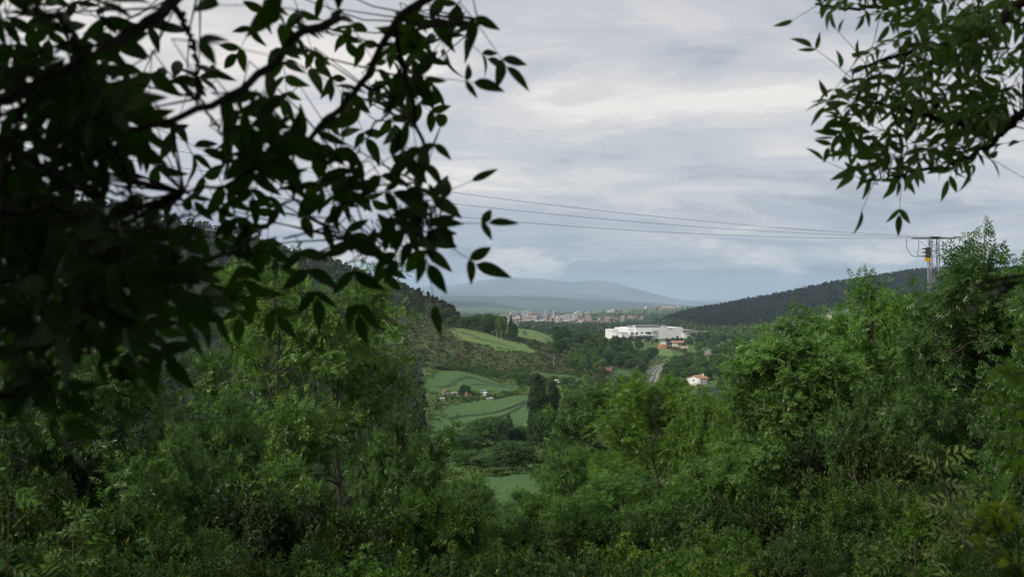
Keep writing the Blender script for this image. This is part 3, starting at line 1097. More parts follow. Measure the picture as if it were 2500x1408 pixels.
tree(FEATHER, 'ash_tree', 1425, 27, 1195, 230, G_FEA, 'small feathery ash at the bottom middle, left of the low spreading ash', None, 'tree', 1.0)
tree(FEATHER, 'ash_tree', 1245, 27, 1250, 180, G_ASH2, 'small leafy ash just below the bottom wheat field', None, 'tree', 2.7)
tree(FEATHER, 'ash_tree', 1085, 24, 1225, 210, G_ASH2, 'small ash at the right foot of the broad ash, by the wheat field', None, 'tree', 3.7)
tree(ASH_B, 'ash_tree', 1750, 24, 1110, 260, G_FEA, 'bushy young ash left of the slim ash trunk', None, 'tree', 0.6)
tree(ASH_B, 'ash_tree', 450, 13, 1040, 380, G_ASH2, 'young ash low at the left in front of the broad ash', None, 'tree', 5.6)
tree(ASH_B, 'ash_tree', 960, 15, 1060, 300, G_ASH2, 'young ash low at the right side of the broad ash', None, 'tree', 4.6)
tree(ASH_B, 'ash_tree', 2120, 20, 940, 280, (0.048, 0.112, 0.028), 'leafy ash below the dense two-topped ash', None, 'tree', 1.7)  # darker leaf colour stands in for shade between the right crowns
tree(ASH_B, 'ash_tree', 690, 12, 1120, 360, G_ASH, 'young ash at the bottom in front of the broad ash stems', None, 'tree', 2.1)

# bushes: columns, depth, top row, width
BUSHES = [(60, 9, 1180, 420, 0), (330, 10, 1240, 380, 1), (620, 11, 1190, 420, 0), (480, 9, 1300, 360, 1), (860, 12, 1270, 380, 0), (1060, 13, 1200, 330, 1),
          (1040, 26, 1255, 230, 0), (1130, 22, 1290, 220, 1), (1250, 24, 1280, 220, 0), (1340, 21, 1270, 230, 1), (1440, 24, 1240, 240, 0), (1240, 15, 1335, 300, 1),
          (1400, 14, 1350, 300, 0), (1580, 20, 1260, 260, 1), (1560, 14, 1330, 300, 0), (1700, 18, 1225, 300, 0), (1750, 14, 1290, 330, 1), (1830, 18, 1215, 260, 0),
          (2050, 17, 1150, 240, 0), (2060, 20, 1060, 300, 0), (2180, 16, 1050, 330, 0), (2160, 12, 1190, 400, 1), (2310, 14, 1185, 300, 1), (1960, 12, 1310, 340, 0),
          (2080, 9, 1300, 420, 1), (2330, 10, 1220, 420, 0), (2560, 12, 1100, 260, 0), (2470, 9, 1240, 340, 1), (1810, 9, 1345, 330, 0), (720, 8, 1330, 420, 1), (930, 7, 1370, 420, 0), (1190, 9, 1375, 380, 1), (1640, 9, 1365, 380, 0), (1330, 8, 1390, 400, 0), (400, 7, 1370, 420, 0), (30, 7, 1340, 420, 1), (2230, 8, 1330, 420, 0), (2420, 7, 1340, 400, 1), (1950, 8, 1360, 400, 1), (1740, 7, 1385, 420, 0), (560, 7, 1380, 420, 1), (1490, 8, 1385, 420, 0), (1100, 7, 1395, 420, 0),
          (200, 8, 1330, 420, 0), (1000, 9, 1350, 360, 0), (1330, 32, 1215, 170, 1), (1210, 34, 1260, 150, 0), (1690, 27, 1180, 230, 1), (1830, 28, 1150, 220, 0),
          (2240, 26, 960, 260, 0), (2420, 24, 960, 300, 1), (1120, 30, 1230, 150, 0), (690, 15, 1230, 280, 1), (400, 15, 1120, 300, 0), (100, 14, 1040, 320, 1), (1480, 11, 1375, 360, 1)]
BLAB = {0: 'bramble bush', 1: 'leafy ash thicket'}
ADJ = ['bright green', 'dark green', 'olive green', 'mid green', 'yellowish green']
ORD = ['first', 'second', 'third', 'fourth', 'fifth', 'sixth', 'seventh', 'eighth', 'ninth', 'tenth', 'eleventh', 'twelfth', 'thirteenth', 'fourteenth', 'fifteenth']


def zone(px):
    return 'at the bottom left' if px < 700 else 'under the broad ash' if px < 1100 else 'at the bottom middle' if px < 1650 else 'under the slim ash' if px < 2000 else 'at the bottom right'


BUSHES.sort()
count = {}
for k, (px, D, top, wp, kd) in enumerate(BUSHES):
    c = [G_YEL, G_DARK, G_SHRUB, G_MID, G_FEA][(k * 7 + 3) % 5] if kd == 0 else [G_ASH2, G_FEA, G_MID][k % 3]
    if px < 700 and c == G_YEL:
        c = G_MID
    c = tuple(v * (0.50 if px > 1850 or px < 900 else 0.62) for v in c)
    b = gpt(px, D)
    H = (CY - top) / F * D - b[2]
    if H < 0.6:
        top = CY - (b[2] + 0.6) / D * F
    where = zone(px)
    count[(kd, where)] = count.get((kd, where), 0) + 1
    near = 'low near' if D < 10 else 'nearer' if D < 15 else 'farther'
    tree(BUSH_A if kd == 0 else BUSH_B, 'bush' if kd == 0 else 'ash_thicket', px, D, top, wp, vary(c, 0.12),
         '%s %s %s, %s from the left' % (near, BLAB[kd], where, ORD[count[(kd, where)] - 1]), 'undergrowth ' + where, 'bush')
print('bushes ok')

# ------------------------------------------------------------------ middle-distance trees one can point at
T = tree
T(POPLAR, 'poplar_tree', 1311, 289, 912, 50, (0.024, 0.056, 0.018), 'left and taller of the two dark columnar poplars', None, 'tree', 0.3)
T(POPLAR, 'poplar_tree', 1351, 296, 930, 42, (0.024, 0.056, 0.018), 'right and shorter of the two dark columnar poplars', None, 'tree', 2.3)
MIDT = [(ROUND_HI[0], 1330, 279, 1000, 92, G_DARK, 'dark round tree clothing the foot of the two poplars'),
        (ROUND_HI[0], 1190, 285, 1016, 112, G_MID, 'light topped round tree left of the poplars, before the wheat field'),
        (CONE, 1241, 300, 1010, 44, G_GREY, 'grey-green conifer standing left of the poplars'),
        (ROUND_HI[1], 1262, 292, 1040, 56, G_DARK, 'dark low tree between the conifer and the poplars'),
        (ROUND_HI[0], 1252, 212, 1078, 112, G_DARK, 'dark dome-shaped tree above the bottom wheat field'),
        (ROUND_HI[1], 1190, 222, 1108, 84, G_MID, 'round tree left of the dome-shaped tree'),
        (ROUND_HI[0], 1140, 228, 1098, 80, G_MID, 'round tree second to the left of the dome-shaped tree'),
        (ROUND_HI[1], 1215, 196, 1140, 60, G_SHRUB, 'low bushy tree at the edge of the bottom wheat field'),
        (ROUND_HI[1], 1308, 232, 1112, 62, G_MID, 'round tree right of the dome-shaped tree'),
        (ROUND_HI[0], 1140, 265, 1060, 90, G_DARK, 'dark tree over the street lamp by the wheat field'),
        (ROUND_HI[1], 1415, 330, 965, 100, G_MID, 'round tree right behind the poplars'),
        (ROUND_HI[0], 1470, 340, 950, 90, G_MID, 'round tree in the valley behind the willow'),
        (ROUND_HI[1], 1355, 210, 1090, 80, G_MID, 'round tree below the shorter poplar'),
        (ROUND_HI[0], 1075, 240, 1120, 90, G_DARK, 'dark tree at the edge of the broad ash'),
        (ROUND_HI[0], 1140, 785, 772, 40, G_DARK, 'leftmost round tree of the clump on the hill shoulder'),
        (ROUND_HI[1], 1165, 780, 767, 40, G_DARK, 'second round tree from the left in the hill shoulder clump'),
        (ROUND_HI[0], 1186, 776, 765, 46, G_MID, 'biggest round tree of the clump on the hill shoulder'),
        (ROUND_HI[1], 1208, 778, 770, 38, G_MID, 'fourth round tree from the left in the hill shoulder clump'),
        (ROUND_HI[0], 1223, 768, 772, 30, (0.085, 0.155, 0.036), 'pale green tree at the right end of the hill shoulder clump'),
        (ROUND_HI[1], 1253, 762, 789, 28, G_DARK, 'lone dark tree on the crest field edge'),
        (CONE, 1247, 905, 768, 13, G_PINE, 'small pointed conifer on the crest skyline'),
        (ROUND[0], 1228, 900, 771, 22, G_DARK, 'small round tree on the crest skyline'),
        (ROUND_HI[1], 1366, 800, 805, 24, G_DARK, 'dark round tree at the right end of the crest field'),
        (ROUND[1], 1135, 490, 938, 30, G_DARK, 'dark round tree behind the garden sheds'),
        (ROUND[0], 1078, 585, 892, 44, G_DARK, 'dark bushy tree at the left top corner of the upper wheat field'),
        (ROUND[1], 1575, 850, 858, 40, G_DARK, 'dark round tree on the left verge before the road bend'),
        (ROUND[0], 1592, 930, 848, 34, G_DARK, 'dark round tree in front of the light meadow'),
        ]
for (t_, px, D, top, wp, c, lab) in MIDT:
    T(t_, 'conifer' if t_ is CONE else 'valley_tree', px, D, top, wp, vary(c, 0.06), lab, None, 'tree')


# scattered trees: the same kind in the same wood, nothing tells them apart
def scatter(n, pxr, Dr, kinds, hr, wr, cols_, name, label, group, cat='tree', mind=3.0, pad=4, cond=None, parts=False):
    done, tries = [], 0
    while len(done) < n and tries < n * 30:
        tries += 1
        px = random.uniform(*pxr)
        D = math.exp(random.uniform(math.log(Dr[0]), math.log(Dr[1])))
        if in_fields(px, D, pad) or near_road(px, D) or (cond and not cond(px, D)):
            continue
        X = (px - CX) / F * D
        if any((X - a) ** 2 + (D - b) ** 2 < mind * mind for a, b in done):
            continue
        done.append((X, D))
        t_ = random.choice(kinds)
        b = gpt(px, D, -0.15)
        e = obj(name, t_['whole'], None, b)
        e.rotation_euler = (0, 0, random.uniform(0, 6.28))
        H = random.uniform(*hr)
        w_ = random.uniform(*wr) * H
        e.scale = (w_ / (2 * t_['R']), w_ / (2 * t_['R']) * random.uniform(0.9, 1.1), H / t_['H'])
        e.color = vary(random.choice(cols_), 0.16)
        tag(e, label, cat, group)
    return len(done)


ST = scatter
def bank(px, D):           # the wooded bank between the scrub slope and the road
    return px < 1330 + (D - 690) * 1.3 + 260 and px > 1345 + max(0, (820 - D)) * 0.35


ST(75, (1350, 1590), (735, 1040), ROUND, (6, 10.5), (0.75, 1.1), [G_DARK, G_MID, G_MID, G_SHRUB], 'bank_tree', 'round tree in the wooded bank between the scrub slope and the road', 'trees of the bank left of the road', mind=7)
ST(20, (1385, 1475), (690, 740), ROUND, (5, 9), (0.6, 0.9), [G_FEA, G_MID, G_ASH], 'bank_tree', 'lighter green tree along the foot of the wooded bank', 'trees at the foot of the bank', mind=6)
ST(26, (1480, 1580), (745, 800), ROUND, (5, 9), (0.7, 1.0), [G_MID, G_DARK, G_SHRUB], 'bank_tree', 'round tree beside the small field by the road', 'trees beside the roadside field', mind=6)


def right_wood(px, D):
    if 1672 < px < 1745 and 560 < D < 670:      # keep the white house in sight
        return False
    if D > 880 and px < 1660 + 0:
        return False
    if 1040 < D < 1190 and px < 1700:
        return False
    return px > np.interp(D, [600, 690, 760, 830, 900, 1500], [1625, 1622, 1628, 1645, 1668, 1680])


ST(120, (1600, 1900), (690, 1240), ROUND, (6, 10), (0.75, 1.15), [G_MID, G_DARK, G_MID, G_SHRUB, G_FEA], 'valley_tree', 'round tree in the wood between the road and the slim ash', 'trees of the wood right of the road', mind=8, cond=right_wood)
ST(45, (1760, 2110), (700, 1500), ROUND, (6, 10), (0.75, 1.1), [G_MID, G_DARK, G_SHRUB], 'valley_tree', 'round tree in the valley wood seen behind the slim ash top', 'trees of the valley wood behind the slim ash', mind=9)
ST(30, (1622, 1720), (740, 850), ROUND, (6.5, 9.5), (0.75, 1.1), [G_MID, G_DARK, G_SHRUB, G_FEA], 'valley_tree', 'round tree hiding the road beyond its bend', 'trees beside the road bend', mind=5, cond=lambda px, D: px > np.interp(D, [740, 780, 820, 850], [1622, 1624, 1632, 1648]))
ST(14, (1615, 1790), (560, 660), ROUND, (5, 8), (0.8, 1.1), [G_MID, G_DARK, G_SHRUB], 'valley_tree', 'round tree near the white house', 'trees around the white house', mind=6, cond=right_wood)
ST(16, (1680, 1815), (668, 740), ROUND, (5.5, 8.5), (0.8, 1.1), [G_MID, G_DARK, G_SHRUB], 'valley_tree', 'round tree just behind the white house', 'trees behind the white house', mind=5)
ST(34, (1490, 1660), (1190, 1320), ROUND + [CONE], (4, 7), (0.6, 1.0), [G_DARK, G_PINE, G_MID], 'park_tree', 'dark tree in front of the white factory', 'trees in front of the factory', mind=6)
ST(46, (1640, 1760), (1200, 1330), ROUND + [CONE], (4, 7), (0.6, 1.0), [G_DARK, G_MID, G_PINE], 'park_tree', 'dark tree behind the orange farm', 'trees behind the orange farm', mind=6)
for (px, D, top, wp, c, lab) in [(1650, 1085, 846, 24, (0.17, 0.15, 0.06), 'straw coloured tree below the orange farm'), (1666, 1060, 852, 20, (0.13, 0.14, 0.07), 'pale blossoming tree below the orange farm'),
                                 (1683, 900, 858, 34, (0.11, 0.13, 0.06), 'pale green tree at the top of the wood by the road')]:
    T(ROUND[0], 'pale_tree', px, D, top, wp, c, lab, None, 'tree')


def ridge_ok(px, D):
    return D > np.interp(px, [450, 800, 900, 1000, 1060, 1112], [820, 790, 800, 806, 815, 830]) - 0


ST(290, (470, 1112), (800, 1110), PINE, (6.5, 10), (0.42, 0.62), [G_PINE, (0.030, 0.042, 0.022), (0.035, 0.040, 0.022)], 'pine_tree', 'dark pine among many on the hill rising to the left', 'pines covering the left hill', mind=4.5, cond=ridge_ok)
for px, D in [(1000, 898), (1022, 886), (1045, 880), (1066, 874), (1084, 866), (1097, 858), (1106, 850), (975, 905), (950, 925), (925, 938), (900, 952)]:
    b = gpt(px, D)
    e = obj('pine_tree', random.choice(PINE)['whole'], None, b)
    H = random.uniform(7, 10)
    e.scale = (H / 9 * 0.85, H / 9 * 0.85, H / 9)
    e.color = vary(G_PINE)
    tag(e, 'dark pine on the skyline of the left hill', 'tree', 'skyline pines of the left hill')
ST(26, (1010, 1120), (770, 850), ROUND + PINE, (5, 8), (0.7, 1.0), [G_DARK, G_SCRUB, G_PINE], 'scrub_tree', 'stunted tree on the slope below the pine edge', 'stunted trees below the pines', mind=6)


# shrubs
def scrubzone(px, D):
    return True


ST(130, (960, 1480), (628, 765), SHRUB, (1.2, 3.0), (1.1, 1.9), [G_SCRUB, G_SHRUB, G_MID, (0.075, 0.075, 0.04)], 'shrub', 'low shrub on the brown scrub slope', 'shrubs of the scrub slope', 'shrub', 4)
ST(80, (1085, 1330), (588, 640), SHRUB, (1.6, 3.6), (1.1, 1.7), [G_MID, G_DARK, G_SHRUB], 'shrub', 'green shrub in the thicket between the upper wheat field and scrub slope', 'shrubs above the upper wheat field', 'shrub', 3)
ST(60, (1258, 1460), (520, 588), SHRUB + ROUND[2:], (2.2, 4.6), (0.9, 1.5), [G_MID, G_DARK, G_SHRUB], 'shrub', 'dark shrub in the hedge right of the poplars', 'shrubs of the hedge right of the poplars', 'shrub', 4,
   cond=lambda px, D: not (1340 < px < 1390 and D < 566) and D > 545 - (px - 1258) * 0.05)
ST(46, (1068, 1262), (456, 503), SHRUB, (0.9, 2.3), (1.0, 1.7), [G_MID, G_DARK, G_SHRUB, (0.08, 0.10, 0.03)], 'shrub', 'small bush among the garden plots', 'bushes of the garden plots', 'shrub', 3, pad=0)
ST(40, (1180, 1480), (740, 800), SHRUB, (1.5, 3.2), (1.1, 1.6), [G_MID, G_SHRUB, G_SCRUB], 'shrub', 'bush along the lower edge of the crest field', 'bushes below the crest field', 'shrub', 5, pad=1)
ST(30, (1400, 1600), (600, 700), SHRUB + ROUND[2:], (2, 5), (0.8, 1.3), [G_MID, G_DARK], 'shrub', 'bush near the red roofed barn', 'bushes around the barn', 'shrub', 5, cond=lambda px, D: not (1474 < px < 1512 and D < 690))


# masses nobody could count
def mass(name, label, n, pxr, Dr, hr, colr, m, per=7, size=0.5, wide=0.35, cond=None, logd=True):
    PXs = rng.uniform(*pxr, n * 3)
    Ds = np.exp(rng.uniform(math.log(Dr[0]), math.log(Dr[1]), n * 3)) if logd else np.sqrt(rng.uniform(Dr[0] ** 2, Dr[1] ** 2, n * 3))
    keep = [i for i in range(n * 3) if not in_fields(PXs[i], Ds[i], 2) and not near_road(PXs[i], Ds[i]) and (cond is None or cond(PXs[i], Ds[i]))][:n]
    PXs, Ds = PXs[keep], Ds[keep]
    X = (PXs - CX) / F * Ds
    Z = ground(X, Ds)
    k = len(X)
    H = rng.uniform(*hr, k)
    base_ = np.stack([X, Ds, Z - 0.2], -1)
    d = runit(k * per).reshape(k, per, 3)
    d[..., 2] = np.abs(d[..., 2])
    f = rng.uniform(0.25, 0.95, (k, per, 1))
    w_ = wide * (1.25 - f)
    pos = base_[:, None] + d * np.array([1, 1, 0.1]) * w_ * H[:, None, None] + np.array([0, 0, 1.0]) * f * H[:, None, None]
    V = leaf_quads(T_ONE, pos.reshape(-1, 3), runit(k * per) * 0.7 + np.array([0, 0, 0.8]), d.reshape(-1, 3) + runit(k * per) * 0.3 + 1e-3, np.repeat(H, per) * size * rng.uniform(0.7, 1.3, k * per))
    o = obj(name, make_mesh(name, V, [np.arange(len(V)).reshape(-1, 4)], m))
    o.color = (*colr, 1)
    tag(o, label, None, None, 'stuff')
    return o


M_MASS = leaf_mat('forest_leaf', 0.15, 0.7, 0.15, 0.45, 0.0, 0.02, 0.35)
M_TUFT = leaf_mat('heath_tuft', 0.2, 0.8, 0.1, 0.25, 0.0, 0.05, 0.35)
mass('forest', 'dark conifer forest covering the right hill', 9000, (1600, 2520), (1560, 2560), (7, 12), (0.012, 0.021, 0.018), M_MASS, 7, 0.42, 0.34,
     lambda px, D: D > np.interp(px, [1600, 1660, 1700, 1850, 2000, 2520], [2100, 1950, 1750, 1600, 1640, 1560]), False)
mass('forest', 'wooded belt between the crest field and the town', 2600, (1270, 1720), (1450, 2250), (8, 14), (0.040, 0.068, 0.034), M_MASS, 7, 0.42, 0.34, lambda px, D: px < np.interp(D, [1450, 1750, 1950, 2250], [1720, 1700, 1650, 1600]), False)
mass('forest', 'mixed wood at the foot of the right hill', 1500, (1690, 2140), (1330, 1640), (7, 11), (0.060, 0.105, 0.036), M_MASS, 8, 0.42, 0.4)
mass('forest', 'trees dotted through the far town and plain', 1500, (1100, 1780), (2250, 4600), (8, 13), (0.055, 0.09, 0.042), M_MASS, 6, 0.5, 0.5, None, False)
mass('forest', 'dark pine wood on the lower left hillside', 3200, (100, 1075), (600, 1110), (5, 9), (0.038, 0.055, 0.028), M_MASS, 8, 0.42, 0.34,
     lambda px, D: D > np.interp(px, [100, 860, 960, 1075], [600, 620, 770, 825]))
mass('forest', 'dark valley wood behind the broad ash', 2600, (150, 1035), (110, 640), (4, 8), (0.020, 0.042, 0.016), M_MASS, 14, 0.30, 0.38)
mass('forest', 'valley wood behind the right ash trees, coloured dark as gap shade', 2200, (1720, 2520), (110, 660), (4, 7), (0.018, 0.040, 0.014), M_MASS, 14, 0.30, 0.38,  # leaf colour darkened to paint deep shade in gaps between near crowns
     lambda px, D: not (px < 1780 and D > 250))
mass('scrub', 'brownish heath and dry grass tufts on the slope', 9000, (380, 1490), (590, 860), (0.5, 1.3), (0.046, 0.062, 0.026), M_TUFT, 6, 0.9, 0.9)
mass('scrub', 'green scrub tufts between fields and hedges', 5000, (980, 1640), (440, 1000), (0.5, 1.4), (0.075, 0.125, 0.036), M_TUFT, 6, 0.9, 0.9)
mass('rough_grass', 'rough grass around the wheat field and valley trees', 5000, (950, 1600), (110, 440), (0.3, 0.8), (0.07, 0.125, 0.032), M_TUFT, 6, 0.9, 0.9)
mass('undergrowth', 'low weeds and nettles covering the near slope', 11000, (-200, 2700), (16, 110), (0.3, 0.75), (0.030, 0.066, 0.018), M_TUFT, 8, 0.25, 0.8)
print('scatter ok')

# weeds along the field margins
pts_ = []
for key, rows in FIELDS.items():
    if key in ('hillfoot', 'distant'):
        continue
    d = [r[0] for r in rows]
    for k in range(420):
        D = random.uniform(d[0], d[-1])
        sd = random.random()
        l, r = np.interp(D, d, [q[1] for q in rows]), np.interp(D, d, [q[2] for q in rows])
        wob = 2.0 * math.sin(D * 0.21) + 1.2 * math.sin(D * 0.53)
        px = (l + wob if sd < 0.3 else r + wob * 0.7) if sd < 0.6 else random.uniform(l, r)
        if sd >= 0.6:
            D = (d[0] if sd < 0.8 else d[-1])
            px = random.uniform(np.interp(D, d, [q[1] for q in rows]), np.interp(D, d, [q[2] for q in rows]))
        g_ = gpt(px, D)
        pts_.append(g_ + rng.normal(size=3) * np.array([1.0, 1.0, 0]) * D / 500)
pts_ = np.repeat(np.array(pts_), 7, 0)
kk = len(pts_)
pts_ = pts_ + rng.normal(size=(kk, 3)) * np.array([0.45, 0.45, 0.0]) + np.array([0, 0, 1.0]) * rng.uniform(0.1, 1.0, (kk, 1))
Vw = leaf_quads(T_ONE, pts_, runit(kk) + np.array([0, 0, 0.6]), runit(kk), rng.uniform(0.35, 0.9, kk))
o = obj('weeds', make_mesh('weeds', Vw, [np.arange(len(Vw)).reshape(-1, 4)], M_TUFT))
o.color = (0.055, 0.10, 0.03, 1)
tag(o, 'ragged weeds along the margins of the wheat fields', None, None, 'stuff')

# ------------------------------------------------------------------ buildings
M_WHITE = mat('white_render', (0.76, 0.76, 0.75), 0.8, noise=0.06, nscale=0.5)
M_GREYW = mat('grey_cladding', (0.45, 0.46, 0.47), 0.7, noise=0.05, nscale=0.4)
M_LOUVRE = mat('grey_louvres', (0.22, 0.24, 0.26), 0.6, noise=0.08, nscale=0.6)
M_DARKGL = mat('dark_glazing', (0.035, 0.04, 0.05), 0.25, spec=0.5)
M_TAUPE = mat('taupe_panel', (0.20, 0.18, 0.16), 0.8)
M_TEAL = mat('teal_print', (0.02, 0.22, 0.19), 0.6)
M_TILE = mat('terracotta_tiles', (0.29, 0.14, 0.08), 0.85, col2=(0.42, 0.25, 0.16), nscale=1.2)
M_REDROOF = mat('dark_red_tiles', (0.13, 0.055, 0.04), 0.85, col2=(0.19, 0.085, 0.06), nscale=0.8)
M_SLATE = mat('dark_roof', (0.055, 0.055, 0.07), 0.7, noise=0.1)
M_ORANGE = mat('orange_render', (0.48, 0.21, 0.11), 0.85, noise=0.08)
M_BROWNW = mat('brown_stone', (0.24, 0.15, 0.11), 0.9, noise=0.15, nscale=2)
M_STONE = mat('grey_quoin', (0.13, 0.14, 0.17), 0.9, noise=0.1, nscale=3)
M_CREAM = mat('cream_render', (0.60, 0.54, 0.44), 0.85, noise=0.06)
M_PINK = mat('pinkish_block', (0.33, 0.28, 0.24), 0.9, noise=0.1)
M_WOOD = mat('weathered_wood', (0.11, 0.085, 0.06), 0.9, noise=0.2, nscale=6)
M_POLE = mat('concrete_pole', (0.30, 0.29, 0.27), 0.9, noise=0.1)


def box_part(parent, name, m, u0, u1, v0, v1, z0, z1):
    mb = MB()
    mb.box((u0, v0, z0), (u1, v1, z1))
    return mb.build(name, m, parent)


# white factory: u runs along the facade, v into the building
fo = P3(1503, 829, 1380)
fo[2] = float(ground(fo[0], fo[1])) - 0.4
fac = empty('factory', fo, math.radians(20))
S = 0.575
U = lambda px: (px - 1503) * S
Hh = lambda py: (829 - py) * 0.535
box_part(fac, 'block', M_WHITE, U(1503), U(1513), 0, 19, 0, Hh(814.5))
box_part(fac, 'block', M_WHITE, U(1513), U(1537), -5, 18, 0, Hh(815.5))
box_part(fac, 'roof', M_LOUVRE, U(1520), U(1537) - 0.4, 1, 17, Hh(815.5), Hh(813))
box_part(fac, 'block', M_WHITE, U(1510), U(1528), 21, 40, 0, Hh(806))
b = box_part(fac, 'main_hall', M_WHITE, U(1553), U(1673), 0, 48, 0, Hh(801.8))
box_part(fac, 'hall_wing', M_WHITE, U(1538), U(1553), 3.5, 46, 0, Hh(802.6))
for z in np.linspace(Hh(801), Hh(796.2), 5)[:-1]:
    box_part(fac, 'clerestory_slat', M_LOUVRE, U(1557), U(1624), 5, 30, z, z + 0.42)
box_part(fac, 'clerestory', M_DARKGL, U(1558), U(1623), 5.6, 29, Hh(801.8), Hh(796.5))
box_part(fac, 'roof_stack', M_GREYW, U(1553.5), U(1557), 3, 9, Hh(801.8), Hh(796))
box_part(fac, 'roof_stack', M_LOUVRE, U(1630), U(1635), 5, 10, Hh(801.8), Hh(796))
box_part(fac, 'roof_stack', M_WHITE, U(1638), U(1643), 6, 12, Hh(801.8), Hh(799.5))
p_ = box_part(fac, 'portal', M_WHITE, U(1536), U(1547), -3.0, 3.4, 0, Hh(810.5))
box_part(p_, 'portal_panel', M_TAUPE, U(1538.2), U(1545.2), -3.3, -2.98, 0.3, Hh(811.5))
box_part(fac, 'canopy', M_WHITE, U(1543), U(1597), -9, -0.3, Hh(820), Hh(818.6))
box_part(fac, 'canopy', M_GREYW, U(1543), U(1582), -7, -0.3, Hh(824.3), Hh(823.4))
box_part(fac, 'balcony_wall', M_WHITE, U(1553), U(1575), -8.6, -8.2, Hh(818.6), Hh(815.2))
for a, c, y0, y1 in ((1549, 1558.5, 818, 812), (1565.5, 1572, 815.5, 811.8), (1577, 1593, 818.4, 811.8)):
    box_part(fac, 'window_band', M_DARKGL, U(a) + (0.3 if a > 1553 else 2.6), U(c), -0.25, 0.05, Hh(y0), Hh(y1))
box_part(fac, 'ground_glazing', M_DARKGL, U(1550), U(1594), -0.2, 0.05, 0.3, Hh(824.6))
pan = box_part(fac, 'mural_panel', M_GREYW, U(1594.5), U(1609), -0.5, -0.02, Hh(823), Hh(808))
for (x, y, w_, h_) in ((1598.3, 816, 3.0, 3.6), (1599.4, 812.6, 3.4, 2.2), (1597.6, 810.4, 1.2, 1.4), (1602.4, 810.8, 1.4, 1.2), (1604.6, 814.2, 1.2, 1.6), (1603.2, 818.4, 1.8, 1.2), (1606.0, 817, 0.9, 0.9), (1600.6, 819.6, 1.6, 1.0)):
    mb = MB()
    a = np.linspace(0, 2 * math.pi, 13)[:-1]
    ring = np.stack([U(x + 1) + w_ * S * 0.55 * np.cos(a), np.full(12, -0.52), Hh(y) + h_ * 0.53 * 0.55 * np.sin(a)], -1)
    back = ring.copy(); back[:, 1] = -0.72
    cv = np.concatenate([ring, back, [[U(x + 1), -0.72, Hh(y)]]])
    i = np.arange(12)
    mb.add(cv, np.stack([i, (i + 1) % 12, 12 + (i + 1) % 12, 12 + i], -1), np.stack([12 + i, 12 + (i + 1) % 12, np.full(12, 24)], -1))
    mb.build('mural_patch', M_TEAL, pan)
# the lettering high on the right of the facade: a ring mark and a short word too small to read
mb = MB()
a = np.linspace(0, 2 * math.pi, 17)
for k in range(16):
    mb.bar((U(1639.4) + 0.95 * math.cos(a[k]), -0.2, Hh(805.4) + 0.95 * math.sin(a[k])), (U(1639.4) + 0.95 * math.cos(a[k + 1]), -0.2, Hh(805.4) + 0.95 * math.sin(a[k + 1])), 0.13)
mb.build('emblem_ring', M_SLATE, fac)
for k in range(5):
    x = U(1641.9) + k * 0.62
    mb = MB()
    mb.box((x, -0.28, Hh(805.7)), (x + 0.16, -0.03, Hh(805.7) + (0.95 if k in (2, 3) else 0.65)))
    if k % 2:
        mb.box((x + 0.165, -0.28, Hh(805.7) + 0.42), (x + 0.46, -0.03, Hh(805.7) + 0.58))
    mb.build('letter', M_SLATE, fac)
box_part(fac, 'block', M_WHITE, U(1673), U(1684), 8, 40, 0, Hh(805.6))
box_part(fac, 'annex', M_WHITE, U(1673), U(1760), -3, 7.9, 0, Hh(814.4))
box_part(fac, 'annex_roof', M_LOUVRE, U(1673) - 0.5, U(1760) + 0.5, -3.6, 8.3, Hh(814.4), Hh(812.8))
box_part(fac, 'annex_windows', M_DARKGL, U(1682), U(1755), -3.12, -2.98, Hh(820), Hh(817.8))
box_part(fac, 'rooftop_office', M_GREYW, U(1684.4), U(1708), 9, 24, 0, Hh(809))
box_part(fac, 'office_windows', M_DARKGL, U(1685), U(1706), 8.8, 9.02, Hh(813), Hh(810.6))
box_part(fac, 'block', M_WHITE, U(1710), U(1800), 9, 26, 0, Hh(814))
for (u, v, z, w_) in ((1490, 0, 819.4, 0), (1516.5, -5.08, 818, 1), (1514.3, -5.08, 818, 1)):
    if w_:
        box_part(fac, 'window', M_DARKGL, U(u), U(u) + 0.9, v, v + 0.2, Hh(z), Hh(z) + 0.9)
for v in (5, 9):
    box_part(fac, 'window', M_DARKGL, -0.08, 0.1, v, v + 1.6, Hh(820), Hh(818.4))
for v in (27, 31):
    box_part(fac, 'window', M_DARKGL, U(1510) - 0.08, U(1510) + 0.1, v, v + 1.5, Hh(811), Hh(809))
for a, c in ((1505, 1512), (1523, 1535)):
    box_part(fac, 'window_band', M_DARKGL, U(a), U(c), -0.1 if a < 1513 else -5.1, 0.1 if a < 1513 else -4.9, 0.3, Hh(825))
tag(fac, 'large white factory with grey roof louvres and teal mural, before the wooded hill', 'factory')


